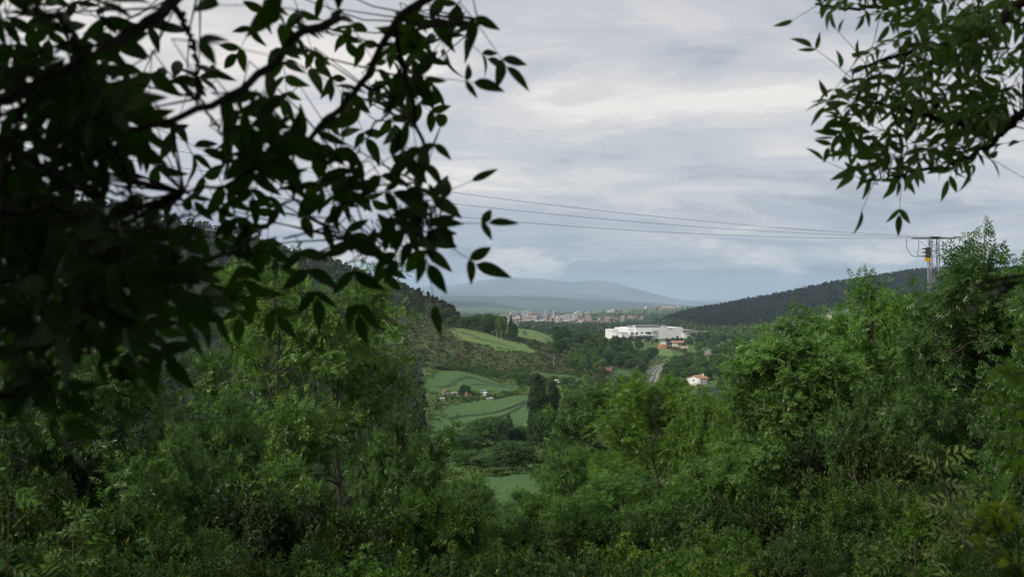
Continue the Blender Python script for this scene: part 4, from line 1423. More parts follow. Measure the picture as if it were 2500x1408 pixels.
def gable_house(name, loc, rz, W, L, eave, ridge, wallm, roofm, label, over=0.5, windows=(), group=None, cat='house', chimney=False):
    """W along x (gable width), L along y; ridge runs along y"""
    e = empty(name, loc, rz)
    mb = MB()
    x = W / 2
    V = [(-x, 0, -1), (x, 0, -1), (x, 0, eave), (0, 0, ridge), (-x, 0, eave), (-x, L, -1), (x, L, -1), (x, L, eave), (0, L, ridge), (-x, L, eave)]
    mb.add(V, [[1, 6, 7, 2], [6, 5, 9, 7], [5, 0, 4, 9], [0, 1, 2, 4]], [[4, 2, 3], [9, 8, 7]])
    mb.build('wall', wallm, e)
    mb = MB()
    sl = (ridge - eave) / x
    for s in (-1, 1):
        a = np.array([(s * (x + over), -over, eave - sl * over), (s * (x + over), L + over, eave - sl * over), (0, L + over, ridge), (0, -over, ridge)])
        up_ = a + np.array([0, 0, 0.28])
        a = a + np.array([0, 0, 0.03])
        mb.add(np.concatenate([a, up_]), [[0, 1, 2, 3], [4, 7, 6, 5], [0, 4, 5, 1], [1, 5, 6, 2], [2, 6, 7, 3], [3, 7, 4, 0]])
    r = mb.build('roof', roofm, e)
    if chimney:
        box_part(r, 'chimney', wallm, x * 0.35, x * 0.35 + 0.7, L * 0.8, L * 0.8 + 0.7, eave, ridge + 0.9)
    for (face, a, z, w_, h_) in windows:
        if face == 'g':
            box_part(e, 'window', M_DARKGL, a, a + w_, -0.06, 0.1, z, z + h_)
        elif face == 'r':
            box_part(e, 'window', M_DARKGL, x - 0.1, x + 0.06, a, a + w_, z, z + h_)
        elif face == 'l':
            box_part(e, 'window', M_DARKGL, -x - 0.06, -x + 0.1, a, a + w_, z, z + h_)
    if label:
        tag(e, label, cat, group)
    return e


# white farmhouse among the trees
c0 = P3(1710, 944, 650)
g = math.radians(-42)
gx, gy = np.array([math.cos(g), math.sin(g)]), np.array([-math.sin(g), math.cos(g)])
ctr = np.array([c0[0], c0[1]]) - gx * 4.9
zb = (CY - 944) / F * 650
hs = gable_house('white_house', (ctr[0], ctr[1], zb), g, 9.8, 9.0, 4.9, 6.6, M_WHITE, M_TILE, 'white house with terracotta tiled roof among trees right of the road', 0.7,
                 [('g', -0.4, 3.2, 0.95, 1.05), ('g', -3.4, 0.8, 0.9, 1.1), ('g', 2.2, 0.8, 0.9, 1.1), ('r', 1.0, 0.6, 0.9, 1.2)], None, 'house', True)
for k in range(7):
    box_part(hs, 'quoin', M_STONE, 4.86, 4.96, 7.6 if k % 2 else 8.0, 9.06, 0.2 + k * 0.66, 0.8 + k * 0.66)
box_part(hs, 'porch_roof', M_TILE, 2.0, 6.0, -2.4, -0.05, 1.6, 1.8)

# orange farm
fz = float(ground((1640 - CX) / F * 1130, 1130))
fx = (1640 - CX) / F * 1130
farm_ = empty('farm_building', (fx, 1130, fz), math.radians(10))
q = 0.435
X_ = lambda px: (px - 1640) * q
Z_ = lambda py: (849 - py) * q
box_part(farm_, 'orange_wing', M_ORANGE, X_(1611), X_(1626), -1, 8, -1, Z_(838))
for k in range(7):
    x = X_(1611.5 + k * 2.05)
    box_part(farm_, 'parapet_tooth', M_WHITE, x, x + 0.55, -0.9, -0.3, Z_(835.2), Z_(831.5))
box_part(farm_, 'parapet', M_WHITE, X_(1611), X_(1626), -1.05, -0.2, Z_(838), Z_(835.2))
box_part(farm_, 'slate_roof', M_SLATE, X_(1626), X_(1641), 0.5, 9, Z_(841), Z_(833))
box_part(farm_, 'link_wall', M_BROWNW, X_(1626), X_(1641), 1, 8, -1, Z_(841))
box_part(farm_, 'awning', M_CREAM, X_(1626), X_(1642), -1.4, 0.9, Z_(841.6), Z_(840.8))
box_part(farm_, 'white_wall', M_WHITE, X_(1642), X_(1655), -0.5, 8, -1, Z_(834.4))
box_part(farm_, 'stone_wall', M_BROWNW, X_(1655), X_(1667), -0.3, 8, -1, Z_(834.4))
mb = MB()
x0, x1 = X_(1640), X_(1668.5)
Vr = [(x0, -1.3, Z_(834.8)), (x1, -1.3, Z_(834.8)), (x1, 4, Z_(831)), (x0, 4, Z_(831)), (x0, 9, Z_(834.8)), (x1, 9, Z_(834.8))]
Vr += [(a, b, c + 0.3) for a, b, c in Vr]
mb.add(Vr, [[6, 7, 8, 9], [9, 8, 11, 10], [0, 1, 7, 6], [3, 2, 1, 0], [4, 5, 2, 3], [10, 11, 5, 4]])
mb.add([Vr[i] for i in (0, 3, 4, 6, 9, 10, 1, 2, 5, 7, 8, 11)], [[0, 3, 4, 1], [1, 4, 5, 2], [6, 7, 10, 9], [7, 8, 11, 10]])
mb.build('roof', M_TILE, farm_)
for px in (1646.2, 1650.2):
    for py in (837.6, 842.2):
        box_part(farm_, 'window', M_DARKGL, X_(px), X_(px) + 0.75, -0.56, -0.4, Z_(py), Z_(py) + 0.85)
for px in (1644, 1648, 1662, 1667, 1672):
    box_part(farm_, 'chimney', M_WHITE, X_(px), X_(px) + 0.5, 4.5, 5.0, Z_(834), Z_(829.4))
box_part(farm_, 'rear_roof', M_SLATE, X_(1667), X_(1676), 0.5, 8, Z_(841), Z_(834))
box_part(farm_, 'terrace_wall', M_CREAM, X_(1656), X_(1679), -3, -2.4, -1, Z_(842.5))
tag(farm_, 'orange and white farm with tiled roof in front of the white factory', 'farm')

bz = gpt(1494, 690)
gable_house('barn', bz + np.array([0, 0, 0.3]), math.radians(78), 6.5, 9.0, 2.3, 4.4, M_BROWNW, M_REDROOF, 'small barn with dull red roof left of the road', 0.5, [('l', 2.5, 0.4, 1.2, 1.2)], None, 'barn')
gz = P3(2010, 885, 480)
gable_house('house', (gz[0], gz[1], gz[2] - 2.0), math.radians(62), 7, 8, 3.2, 5.4, M_CREAM, M_TILE, 'house with orange tiled roof half hidden right of the slim ash', 0.5, [('l', 2.5, 1.0, 1.2, 1.2)], None, 'house')
hz = gpt(2030, 1690)
gable_house('hut', hz, math.radians(85), 6, 9, 3.2, 4.4, M_WHITE, M_CREAM, 'white hut on the green field below the wooded hill', 0.3, [('l', 3, 1.0, 1.5, 1.2)], None, 'hut')
kz = gpt(1604, 668)


# sheds and greenhouses on the garden plots
def shed(px, D, w_, d_, h_, wm, rm, label, rz=0.3, flat=True):
    if flat:
        e = empty('shed', gpt(px, D), rz)
        box_part(e, 'wall', wm, -w_ / 2, w_ / 2, 0, d_, -0.6, h_)
        mb = MB()
        mb.add([(-w_ / 2 - 0.3, -0.3, h_ + 0.02), (w_ / 2 + 0.3, -0.3, h_ + 0.25), (w_ / 2 + 0.3, d_ + 0.3, h_ + 0.35), (-w_ / 2 - 0.3, d_ + 0.3, h_ + 0.12),
                (-w_ / 2 - 0.3, -0.3, h_ + 0.2), (w_ / 2 + 0.3, -0.3, h_ + 0.43), (w_ / 2 + 0.3, d_ + 0.3, h_ + 0.53), (-w_ / 2 - 0.3, d_ + 0.3, h_ + 0.3)],
               [[0, 1, 5, 4], [1, 2, 6, 5], [2, 3, 7, 6], [3, 0, 4, 7], [4, 5, 6, 7], [3, 2, 1, 0]])
        mb.build('roof', rm, e)
        box_part(e, 'door', M_WOOD, -0.4, 0.4, -0.06, 0.05, -0.3, min(1.8, h_ - 0.1))
        tag(e, label, 'shed')
        return e
    return gable_house('shed', gpt(px, D), rz, w_, d_, h_, h_ * 1.4, wm, rm, label, 0.25, [('g', -0.3, 0.4, 0.6, 0.6)], None, 'shed')


shed(1089, 497, 2.4, 2.2, 1.7, M_PINK, M_BROWNW, 'dull pinkish garden shed at the left end of the garden plots', 0.3, False)
shed(1111, 496, 2.6, 2.4, 1.3, M_PINK, M_PINK, 'pink flat roofed shed left of the dark round tree', 0.25)
shed(1141, 487, 1.4, 1.6, 1.7, M_PINK, M_BROWNW, 'little brown roofed hut in the middle of the garden plots', 0.4, False)
shed(1079, 470, 1.6, 1.4, 1.4, M_GREYW, M_GREYW, 'pale grey hut at the lower left of the garden plots', -0.2)
shed(1190, 494, 1.8, 2.4, 1.0, M_GREYW, M_GREYW, 'pale greenhouse on the right half of the garden plots', 0.5, False)
shed(1196, 469, 2.6, 1.4, 0.5, M_GREYW, M_GREYW, 'low whitish cold frame at the front edge of the garden plots', 0.1)
shed(1180, 507, 2.2, 1.6, 1.1, M_GREYW, M_LOUVRE, 'grey lean-to at the back of the garden plots', 0.0)
# clipped hedge at the plots' right end
e = empty('hedge', gpt(1232, 474))
PXh = np.linspace(1208, 1262, 60)
pos = np.concatenate([[gpt(p, np.interp(p, [1208, 1262], [464, 482]), 0) for p in PXh]])
pos = np.repeat(pos, 40, 0) + rng.normal(size=(2400, 3)) * np.array([0.5, 0.45, 0.0]) + np.array([0, 0, 1.0]) * rng.uniform(0.1, 1.3, (2400, 1))
Vh = leaf_quads(T_ONE, pos - np.array(e.location), runit(2400), runit(2400) + np.array([0, 0, 0.4]), rng.uniform(0.25, 0.45, 2400))
h_ = obj('foliage', make_mesh('hedge_foliage', Vh, [np.arange(len(Vh)).reshape(-1, 4)], M_SHRUB), e)
h_.color = (*G_DARK, 1)
tag(e, 'dark clipped hedge along the right end of the garden plots', 'hedge')

# low white wall in front of the valley field
e = empty('garden_wall', gpt(1222, 322), 0.05)
for k in range(6):
    box_part(e, 'wall_panel', M_CREAM, -2.4 + k * 0.83, -2.4 + k * 0.83 + 0.8, 0, 0.2, -0.5, 0.75)
box_part(e, 'coping', M_WHITE, -2.5, 2.65, -0.05, 0.25, 0.752, 0.85)
tag(e, 'low pale garden wall before the wheat field left of the poplars', 'wall')


# white van
def car(name, px, D, rz, L, W, H, bodym, label, van=True, dz=0.0):
    e = empty(name, gpt(px, D, dz), rz)
    mb = MB()
    if van:
        prof = [(0, 0.35), (0, H * 0.92), (0.12 * L, H), (0.72 * L, H), (0.84 * L, H * 0.56), (0.98 * L, H * 0.48), (L, 0.35)]
    else:
        prof = [(0, 0.35), (0.02 * L, 0.85), (0.16 * L, 0.92), (0.28 * L, H), (0.62 * L, H), (0.76 * L, 0.95), (0.97 * L, 0.8), (L, 0.35)]
    n = len(prof)
    V = [(x - L / 2, -W / 2 * (1 if z < H * 0.7 else 0.9), z) for x, z in prof] + [(x - L / 2, W / 2 * (1 if z < H * 0.7 else 0.9), z) for x, z in prof]
    Qs = [[i, (i + 1) % n, n + (i + 1) % n, n + i] for i in range(n)]
    mb.add(V, Qs)
    c1 = [(x - L / 2) for x, z in prof]
    for s, o in ((0, 0), (1, n)):
        cen = [0, (-W / 2 if s == 0 else W / 2) * 0.97, H * 0.5]
        mb.add([V[o + i] for i in range(n)] + [cen], None, [[i, (i + 1) % n, n] if s else [(i + 1) % n, i, n] for i in range(n)])
    mb.build('body', bodym, e)
    for s in (-1, 1):
        y = s * W / 2 * 0.985
        for x0, x1 in ((0.1, 0.32), (0.35, 0.55), (0.57, 0.72)) if van else ((0.3, 0.46), (0.48, 0.62)):
            box_part(e, 'window', M_DARKGL, x0 * L - L / 2, x1 * L - L / 2, min(y, y + s * 0.05), max(y, y + s * 0.05), H * 0.62, H * 0.86)
        for x in (0.18, 0.8):
            mb = MB()
            mb.tube([(x * L - L / 2, s * W / 2 * 0.8, 0.33), (x * L - L / 2, s * W / 2 * 1.02, 0.33)], [0.33, 0.33], 12)
            mb.tube([(x * L - L / 2, s * W / 2 * 1.02, 0.33), (x * L - L / 2, s * W / 2 * 1.021, 0.33)], [0.33, 0.01], 12)
            mb.build('wheel', M_SLATE, e)
    mb = MB()
    mb.add([(0.725 * L - L / 2, -W * 0.4, H * 0.97), (0.725 * L - L / 2, W * 0.4, H * 0.97), (0.84 * L - L / 2, W * 0.42, H * 0.6), (0.84 * L - L / 2, -W * 0.42, H * 0.6)], [[0, 1, 2, 3]])
    ws = mb.build('windscreen', M_DARKGL, e)
    ws.location = (0.03, 0, 0.03)
    tag(e, label, 'van' if van else 'car')
    return e


M_CARW = mat('white_car_paint', (0.78, 0.78, 0.77), 0.35, spec=0.5)
M_CARD = mat('dark_car_paint', (0.05, 0.055, 0.06), 0.3, spec=0.5)
car('parked_van', 1364, 566, math.radians(12), 4.2, 1.8, 1.95, M_CARW, 'white van parked at the hedge right of the poplars', True, 0.9)
car('parked_car', 1130, 305, math.radians(8), 4.1, 1.7, 1.45, M_CARD, 'dark car beside the street lamp left of the poplars', False, 0.5)


# street lamps and field poles
def lamp(px, D, H, label):
    e = empty('street_lamp', gpt(px, D))
    mb = MB()
    mb.tube([(0, 0, -0.3), (0, 0, H * 0.5), (0, 0, H)], [0.07, 0.055, 0.04], 6)
    mb.build('post', M_STEEL, e)
    mb = MB()
    mb.tube([(0, 0, H - 0.05), (0.35, 0, H + 0.12), (0.7, 0, H + 0.15)], [0.03, 0.03, 0.03], 5)
    mb.build('arm', M_STEEL, e)
    box_part(e, 'lamp_head', M_LOUVRE, 0.6, 1.15, -0.12, 0.12, H + 0.10, H + 0.22)
    tag(e, label, 'street lamp')


lamp(1151, 300, 4.4, 'thin street lamp at the left below the valley wheat field')
lamp(1265, 303, 4.6, 'thin street lamp just left of the poplars')


def field_pole(px, D, H, label):
    e = empty('utility_pole', gpt(px, D))
    mb = MB()
    mb.tube([(0, 0, -0.5), (0, 0, H * 0.6), (0, 0, H)], [0.22, 0.17, 0.13], 8)
    mb.build('pole', M_POLE, e)
    box_part(e, 'crossarm', M_WOOD, -0.8, 0.8, -0.06, 0.06, H - 0.4, H - 0.28)
    for x in (-0.7, 0, 0.7):
        mb = MB()
        mb.tube([(x, 0, H - 0.28), (x, 0, H - 0.05)], [0.06, 0.05], 6)
        mb.build('insulator', M_DARKGL, e)
    tag(e, label, 'utility pole')


field_pole(1223.5, 735, 9.5, 'tall thin utility pole on the hill shoulder field')
field_pole(1352, 690, 7.0, 'utility pole standing on the brown scrub slope')
field_pole(1213, 742, 6.0, 'shorter utility pole left of the tall one on the shoulder field')
field_pole(2042, 1700, 15, 'pale pole beside the white hut on the hill foot field')

# ------------------------------------------------------------------ town on the plain
TOWN_M = [mat('town_wall_%d' % i, c, 0.9) for i, c in enumerate([(0.52, 0.50, 0.47), (0.40, 0.37, 0.34), (0.32, 0.27, 0.25), (0.45, 0.46, 0.47), (0.38, 0.33, 0.28), (0.66, 0.65, 0.62)])]
TOWN_R = [mat('town_roof_%d' % i, c, 0.9) for i, c in enumerate([(0.20, 0.12, 0.095), (0.25, 0.17, 0.14), (0.20, 0.20, 0.21), (0.50, 0.50, 0.50)])]
BOXM = {}


def town_box(name, px, D, w_, d_, h_, wm, rm, pitched, label, group, windows=0, z=None, cat='building'):
    X = (px - CX) / F * D
    z0 = float(ground(X, D)) if z is None else z
    e = empty(name, (X, D, z0), random.uniform(-0.5, 0.5))
    box_part(e, 'wall', wm, -w_ / 2, w_ / 2, 0, d_, -3, h_)
    mb = MB()
    if pitched:
        o = 0.5
        mb.add([(-w_ / 2 - o, -o, h_ + 0.02), (w_ / 2 + o, -o, h_ + 0.02), (w_ / 2 + o, d_ + o, h_ + 0.02), (-w_ / 2 - o, d_ + o, h_ + 0.02), (-w_ / 2 - o, d_ / 2, h_ + d_ * 0.2), (w_ / 2 + o, d_ / 2, h_ + d_ * 0.2)],
               [[0, 1, 5, 4], [2, 3, 4, 5], [3, 2, 1, 0]], [[0, 4, 3], [1, 2, 5]])
    else:
        mb.box((-w_ / 2 - 0.2, -0.2, h_ + 0.02), (w_ / 2 + 0.2, d_ + 0.2, h_ + 0.7))
        mb.box((-w_ * 0.2, d_ * 0.3, h_ + 0.71), (w_ * 0.1, d_ * 0.6, h_ + 2.5))
    mb.build('roof', rm, e)
    for k in range(windows):
        z1 = h_ * (k + 0.35) / windows
        box_part(e, 'window_row', M_DARKGL, -w_ * 0.45, w_ * 0.45, -0.1, 0.05, z1, z1 + h_ * 0.45 / windows)
    tag(e, label, cat, group)


for (px, D, w_, d_, h_, wi, ri, nw, lab) in [
        (1413, 2900, 17, 16, 26, 5, 3, 6, 'tall white apartment tower at the right end of the town'), (1405, 2890, 13, 14, 22, 5, 3, 5, 'second white apartment tower beside the tallest one'),
        (1357, 3150, 10, 10, 26, 1, 3, 6, 'slim pale tower in the middle of the town'), (1331, 3200, 10, 12, 26, 3, 3, 6, 'grey tower block left of the slim pale tower'),
        (1263, 2900, 44, 14, 10, 5, 3, 2, 'long cream industrial hall at the left of the town'), (1307, 3250, 46, 18, 15, 1, 1, 3, 'wide pinkish apartment block in the town'),
        (1375, 2950, 36, 16, 14, 5, 3, 3, 'wide white building left of the white towers'), (1328, 2700, 36, 14, 8, 5, 3, 1, 'low white hall in the front row of the town'),
        (1384, 2720, 34, 14, 8, 5, 3, 1, 'low white hall in front of the white towers'), (1345, 2760, 30, 12, 7, 5, 3, 1, 'low pale hall in the middle front row of the town'),
        (1408, 2730, 26, 14, 9, 5, 0, 1, 'low white building with red roof edge below the towers'), (1390, 3050, 30, 16, 17, 0, 3, 4, 'cream apartment block behind the wide white building'),
        (1285, 3350, 30, 16, 20, 0, 3, 4, 'pale block rising at the back of the town'), (1255, 3300, 20, 14, 18, 3, 3, 4, 'grey-blue block at the left back of the town'),
        (1300, 2800, 18, 12, 10, 0, 0, 2, 'cream house in the middle left of the town'), (1318, 3000, 22, 12, 14, 3, 2, 3, 'blue-grey office block in the town'),
        (1348, 3300, 44, 14, 13, 3, 2, 3, 'long glassy block behind the slim pale tower')]:
    town_box('town_building', px, D, w_, d_, h_, TOWN_M[wi], TOWN_R[ri], False, lab, None, nw)
for k in range(95):
    px = random.uniform(1225, 1440)
    D = random.uniform(2500, 3500)
    pitched = random.random() < 0.75
    town_box('town_house', px, D, random.uniform(9, 22), random.uniform(9, 13), random.uniform(6, 11), random.choice(TOWN_M), random.choice(TOWN_R[:2] if pitched else TOWN_R[2:]), pitched,
             'small red roofed or pale house in the crowded far town', 'houses of the far town')
for k in range(26):
    px = random.uniform(1440, 1570)
    D = random.uniform(3000, 3300)
    town_box('town_house', px, D, random.uniform(10, 18), 10, random.uniform(5, 8), TOWN_M[random.choice([1, 2, 4])], TOWN_R[random.choice([0, 1])], True,
             'brick coloured terrace house right of the white towers', 'terraces right of the white towers')
for k in range(16):
    px = random.uniform(1425, 1505)
    D = random.uniform(2450, 2650)
    town_box('town_house', px, D, random.uniform(9, 14), 10, random.uniform(6, 8), TOWN_M[random.choice([0, 2, 5])], TOWN_R[0], True,
             'small pale house in the trees below the terraces', 'houses in the trees below the terraces')
for k in range(24):
    s = random.random()
    px = 1425 + 235 * s
    D = 4450 + random.uniform(-150, 150) + 250 * s
    town_box('village_house', px, D, random.uniform(10, 22), 12, random.uniform(6, 10), TOWN_M[random.choice([0, 1, 5, 2])], TOWN_R[random.choice([0, 1, 3])], True,
             'tiny house of the village strung along the far green rise', 'village on the far green rise')

# ------------------------------------------------------------------ pylon and power lines
PD = 60.0
pb_ = gpt(2281, PD)
ptop = (CY - 580) / F * PD - pb_[2]
pyl = empty('power_pylon', pb_, math.radians(-4))
lx = lambda px: (px - 2281) / F * PD
lz = lambda py: (CY - py) / F * PD - pb_[2]
M_LATT = mat('painted_lattice', (0.20, 0.22, 0.25), 0.55, metal=0.3, noise=0.2, nscale=5)
M_YEL = mat('yellow_housing', (0.62, 0.36, 0.02), 0.6, noise=0.1)
M_CABLE = mat('black_cable', (0.03, 0.03, 0.035), 0.6)
M_BUSH = mat('brown_bushing', (0.06, 0.03, 0.025), 0.4, spec=0.5)
M_GLASSI = mat('glass_insulator', (0.45, 0.52, 0.52), 0.3, spec=0.5)
wt, wb = 0.19, 0.42
hw = lambda z: wb + (wt - wb) * z / ptop
for sx in (-1, 1):
    for sy in (-1, 1):
        mb = MB()
        mb.tube([(sx * wb, sy * wb, -0.4), (sx * hw(ptop), sy * hw(ptop), ptop)], [0.035, 0.03], 4)
        mb.build('leg', M_LATT, pyl)
zs = list(np.arange(0.4, ptop - 0.1, 0.62))
for k, z in enumerate(zs[:-1]):
    z2 = zs[k + 1]
    if z < ptop - 9:
        continue
    for face in range(4):
        s = 1 if (k + face) % 2 else -1
        a, b = hw(z), hw(z2)
        pa, pb2 = {0: ((s * a, -a), (-s * b, -b)), 1: ((a, s * a), (b, -s * b)), 2: ((s * a, a), (-s * b, b)), 3: ((-a, s * a), (-b, -s * b))}[face]
        mb = MB()
        mb.bar((*pa, z), (*pb2, z2), 0.018)
        if k % 3 == 0:
            mb.bar((*pa, z), ((-pa[0], pa[1], z) if face in (0, 2) else (pa[0], -pa[1], z)), 0.018)
        mb.build('brace', M_LATT, pyl)
mb = MB()
mb.box((lx(2228), -0.10, lz(583.5)), (lx(2333), -0.02, lz(579.5)))
mb.box((lx(2228), 0.08, lz(583.5)), (lx(2333), 0.16, lz(579.5)))
mb.box((lx(2270), -0.25, lz(579.4)), (lx(2293), 0.25, lz(577.5)))
mb.build('crossarm', M_LATT, pyl)
for px in (2216, 2262, 2300, 2336):
    mb = MB()
    for q in range(4):
        mb.tube([(lx(px) + q * 0.05, 0, lz(580)), (lx(px) + q * 0.05 + 0.03, 0, lz(580))], [0.055, 0.04], 8)
    mb.build('insulator', M_GLASSI, pyl)
box_part(pyl, 'switch_housing', M_SLATE, lx(2262), lx(2271), -0.16, 0.16, lz(629), lz(604))
for py in (607, 615.5, 625):
    mb = MB()
    mb.tube([(lx(2262), 0, lz(py)), (lx(2256), 0, lz(py)), (lx(2251), 0, lz(py + 1.5))], [0.055, 0.04, 0.02], 6)
    mb.build('bushing', M_BUSH, pyl)
box_part(pyl, 'mechanism_box', M_YEL, lx(2259.5), lx(2271), -0.14, 0.14, lz(637), lz(629.3))
for px in (2265.2, 2268.6):
    mb = MB()
    mb.tube([(lx(px), 0, 0.0), (lx(px), 0, lz(637.2))], [0.022, 0.022], 6)
    mb.build('conduit', M_STEEL, pyl)
box_part(pyl, 'bracket', M_LATT, lx(2288), lx(2294), -0.05, 0.05, lz(640.5), lz(638.8))


def cable(pts, r, n=24):
    p = np.array(pts, float)
    t = np.linspace(0, 1, len(p))
    # Catmull-Rom through the points
    out = []
    P_ = np.concatenate([[2 * p[0] - p[1]], p, [2 * p[-1] - p[-2]]])
    for k in range(len(p) - 1):
        a, b, c, d = P_[k:k + 4]
        for u in np.linspace(0, 1, n // (len(p) - 1) + 1)[:-1]:
            out.append(0.5 * (2 * b + (c - a) * u + (2 * a - 5 * b + 4 * c - d) * u * u + (-a + 3 * b - 3 * c + d) * u ** 3))
    out.append(p[-1])
    return np.array(out)


for pts in [[(2214.5, 582), (2215, 600), (2221, 616), (2232, 625.5), (2245, 625.5), (2252, 625)], [(2243.5, 588), (2244.5, 606), (2241, 620), (2246, 624.5), (2252, 625)],
            [(2266, 583), (2267, 594), (2269, 603)], [(2316, 581), (2308, 597), (2296, 610), (2289, 612)], [(2343, 584), (2336, 603), (2317, 618), (2298, 621), (2290, 620)],
            [(2291, 622), (2295, 634), (2293, 641)], [(2292, 586), (2291, 600), (2290, 610)]]:
    mb = MB()
    mb.tube(cable([(lx(a), 0.02, lz(b)) for a, b in pts], 0), 0.016, 5)
    mb.build('jumper_cable', M_CABLE, pyl)
tag(pyl, 'steel lattice pylon with dark switch gear and a yellow box, above the right trees', 'pylon')


def wire(a, b, via, label, r=0.0085, n=70):
    A, B = P3(*a), P3(*b)
    t = np.linspace(0, 1, n)[:, None]
    L_ = A + (B - A) * t
    pxs = CX + F * L_[:, 0] / L_[:, 1]
    sag = 0.0
    if via:
        k = int(np.argmin(abs(pxs - via[0])))
        zneed = (CY - via[1]) / F * L_[k, 1]
        u = t[k, 0]
        sag = (L_[k, 2] - zneed) / (4 * u * (1 - u))
    L_[:, 2] -= (sag * 4 * t * (1 - t))[:, 0]
    mb = MB()
    mb.tube(L_, r, 5)
    o = mb.build('power_line', M_CABLE)
    tag(o, label, 'power line')


wire((2300, 579, PD), (-300, 238, 38), (1250, 487), 'topmost of the three wires running left from the pylon')
wire((2262, 579.5, PD), (-300, 290, 38.6), (1250, 512), 'middle one of the three wires running left from the pylon')
wire((2216, 581.5, PD), (-300, 345, 39.2), (1250, 540), 'lowest of the three wires running left from the pylon')
wire((2336, 578, PD), (2720, 830, 48), None, 'outermost wire descending right from the pylon into the ash trees', 0.007)
wire((2292, 585, PD), (2700, 850, 47.4), None, 'middle wire descending right from the pylon into the ash trees', 0.007)
wire((2238, 583, PD), (2680, 900, 46.8), None, 'innermost wire descending right behind the switch gear', 0.009)


# ------------------------------------------------------------------ overhanging branches near the camera
def leaflet(name, w, curl, fold=0.25, serr=0.0):
    n = 9
    V, Qs = [], []
    sway = 0.10 * math.sin(w * 97.0 + curl * 31.0)
    for i in range(n):
        t = i / (n - 1)
        hwid = w * (math.sin(math.pi * t ** 0.82) ** 0.85) * (1 - 0.25 * t) * 0.62 if 0 < i < n - 1 else 0.004
        z = -curl * (t - 0.15) ** 2
        s = 1 + (serr if i % 2 else -serr)
        yb = sway * t * t
        V += [(t, yb - hwid * s * (1 + 0.8 * sway), z + fold * hwid), (t, yb, z), (t, yb + hwid * s * (1 - 0.8 * sway), z + fold * hwid * 0.8)]
    for i in range(n - 1):
        a = i * 3
        Qs += [[a, a + 3, a + 4, a + 1], [a + 1, a + 4, a + 5, a + 2]]
    return np.array(V), np.array(Qs)


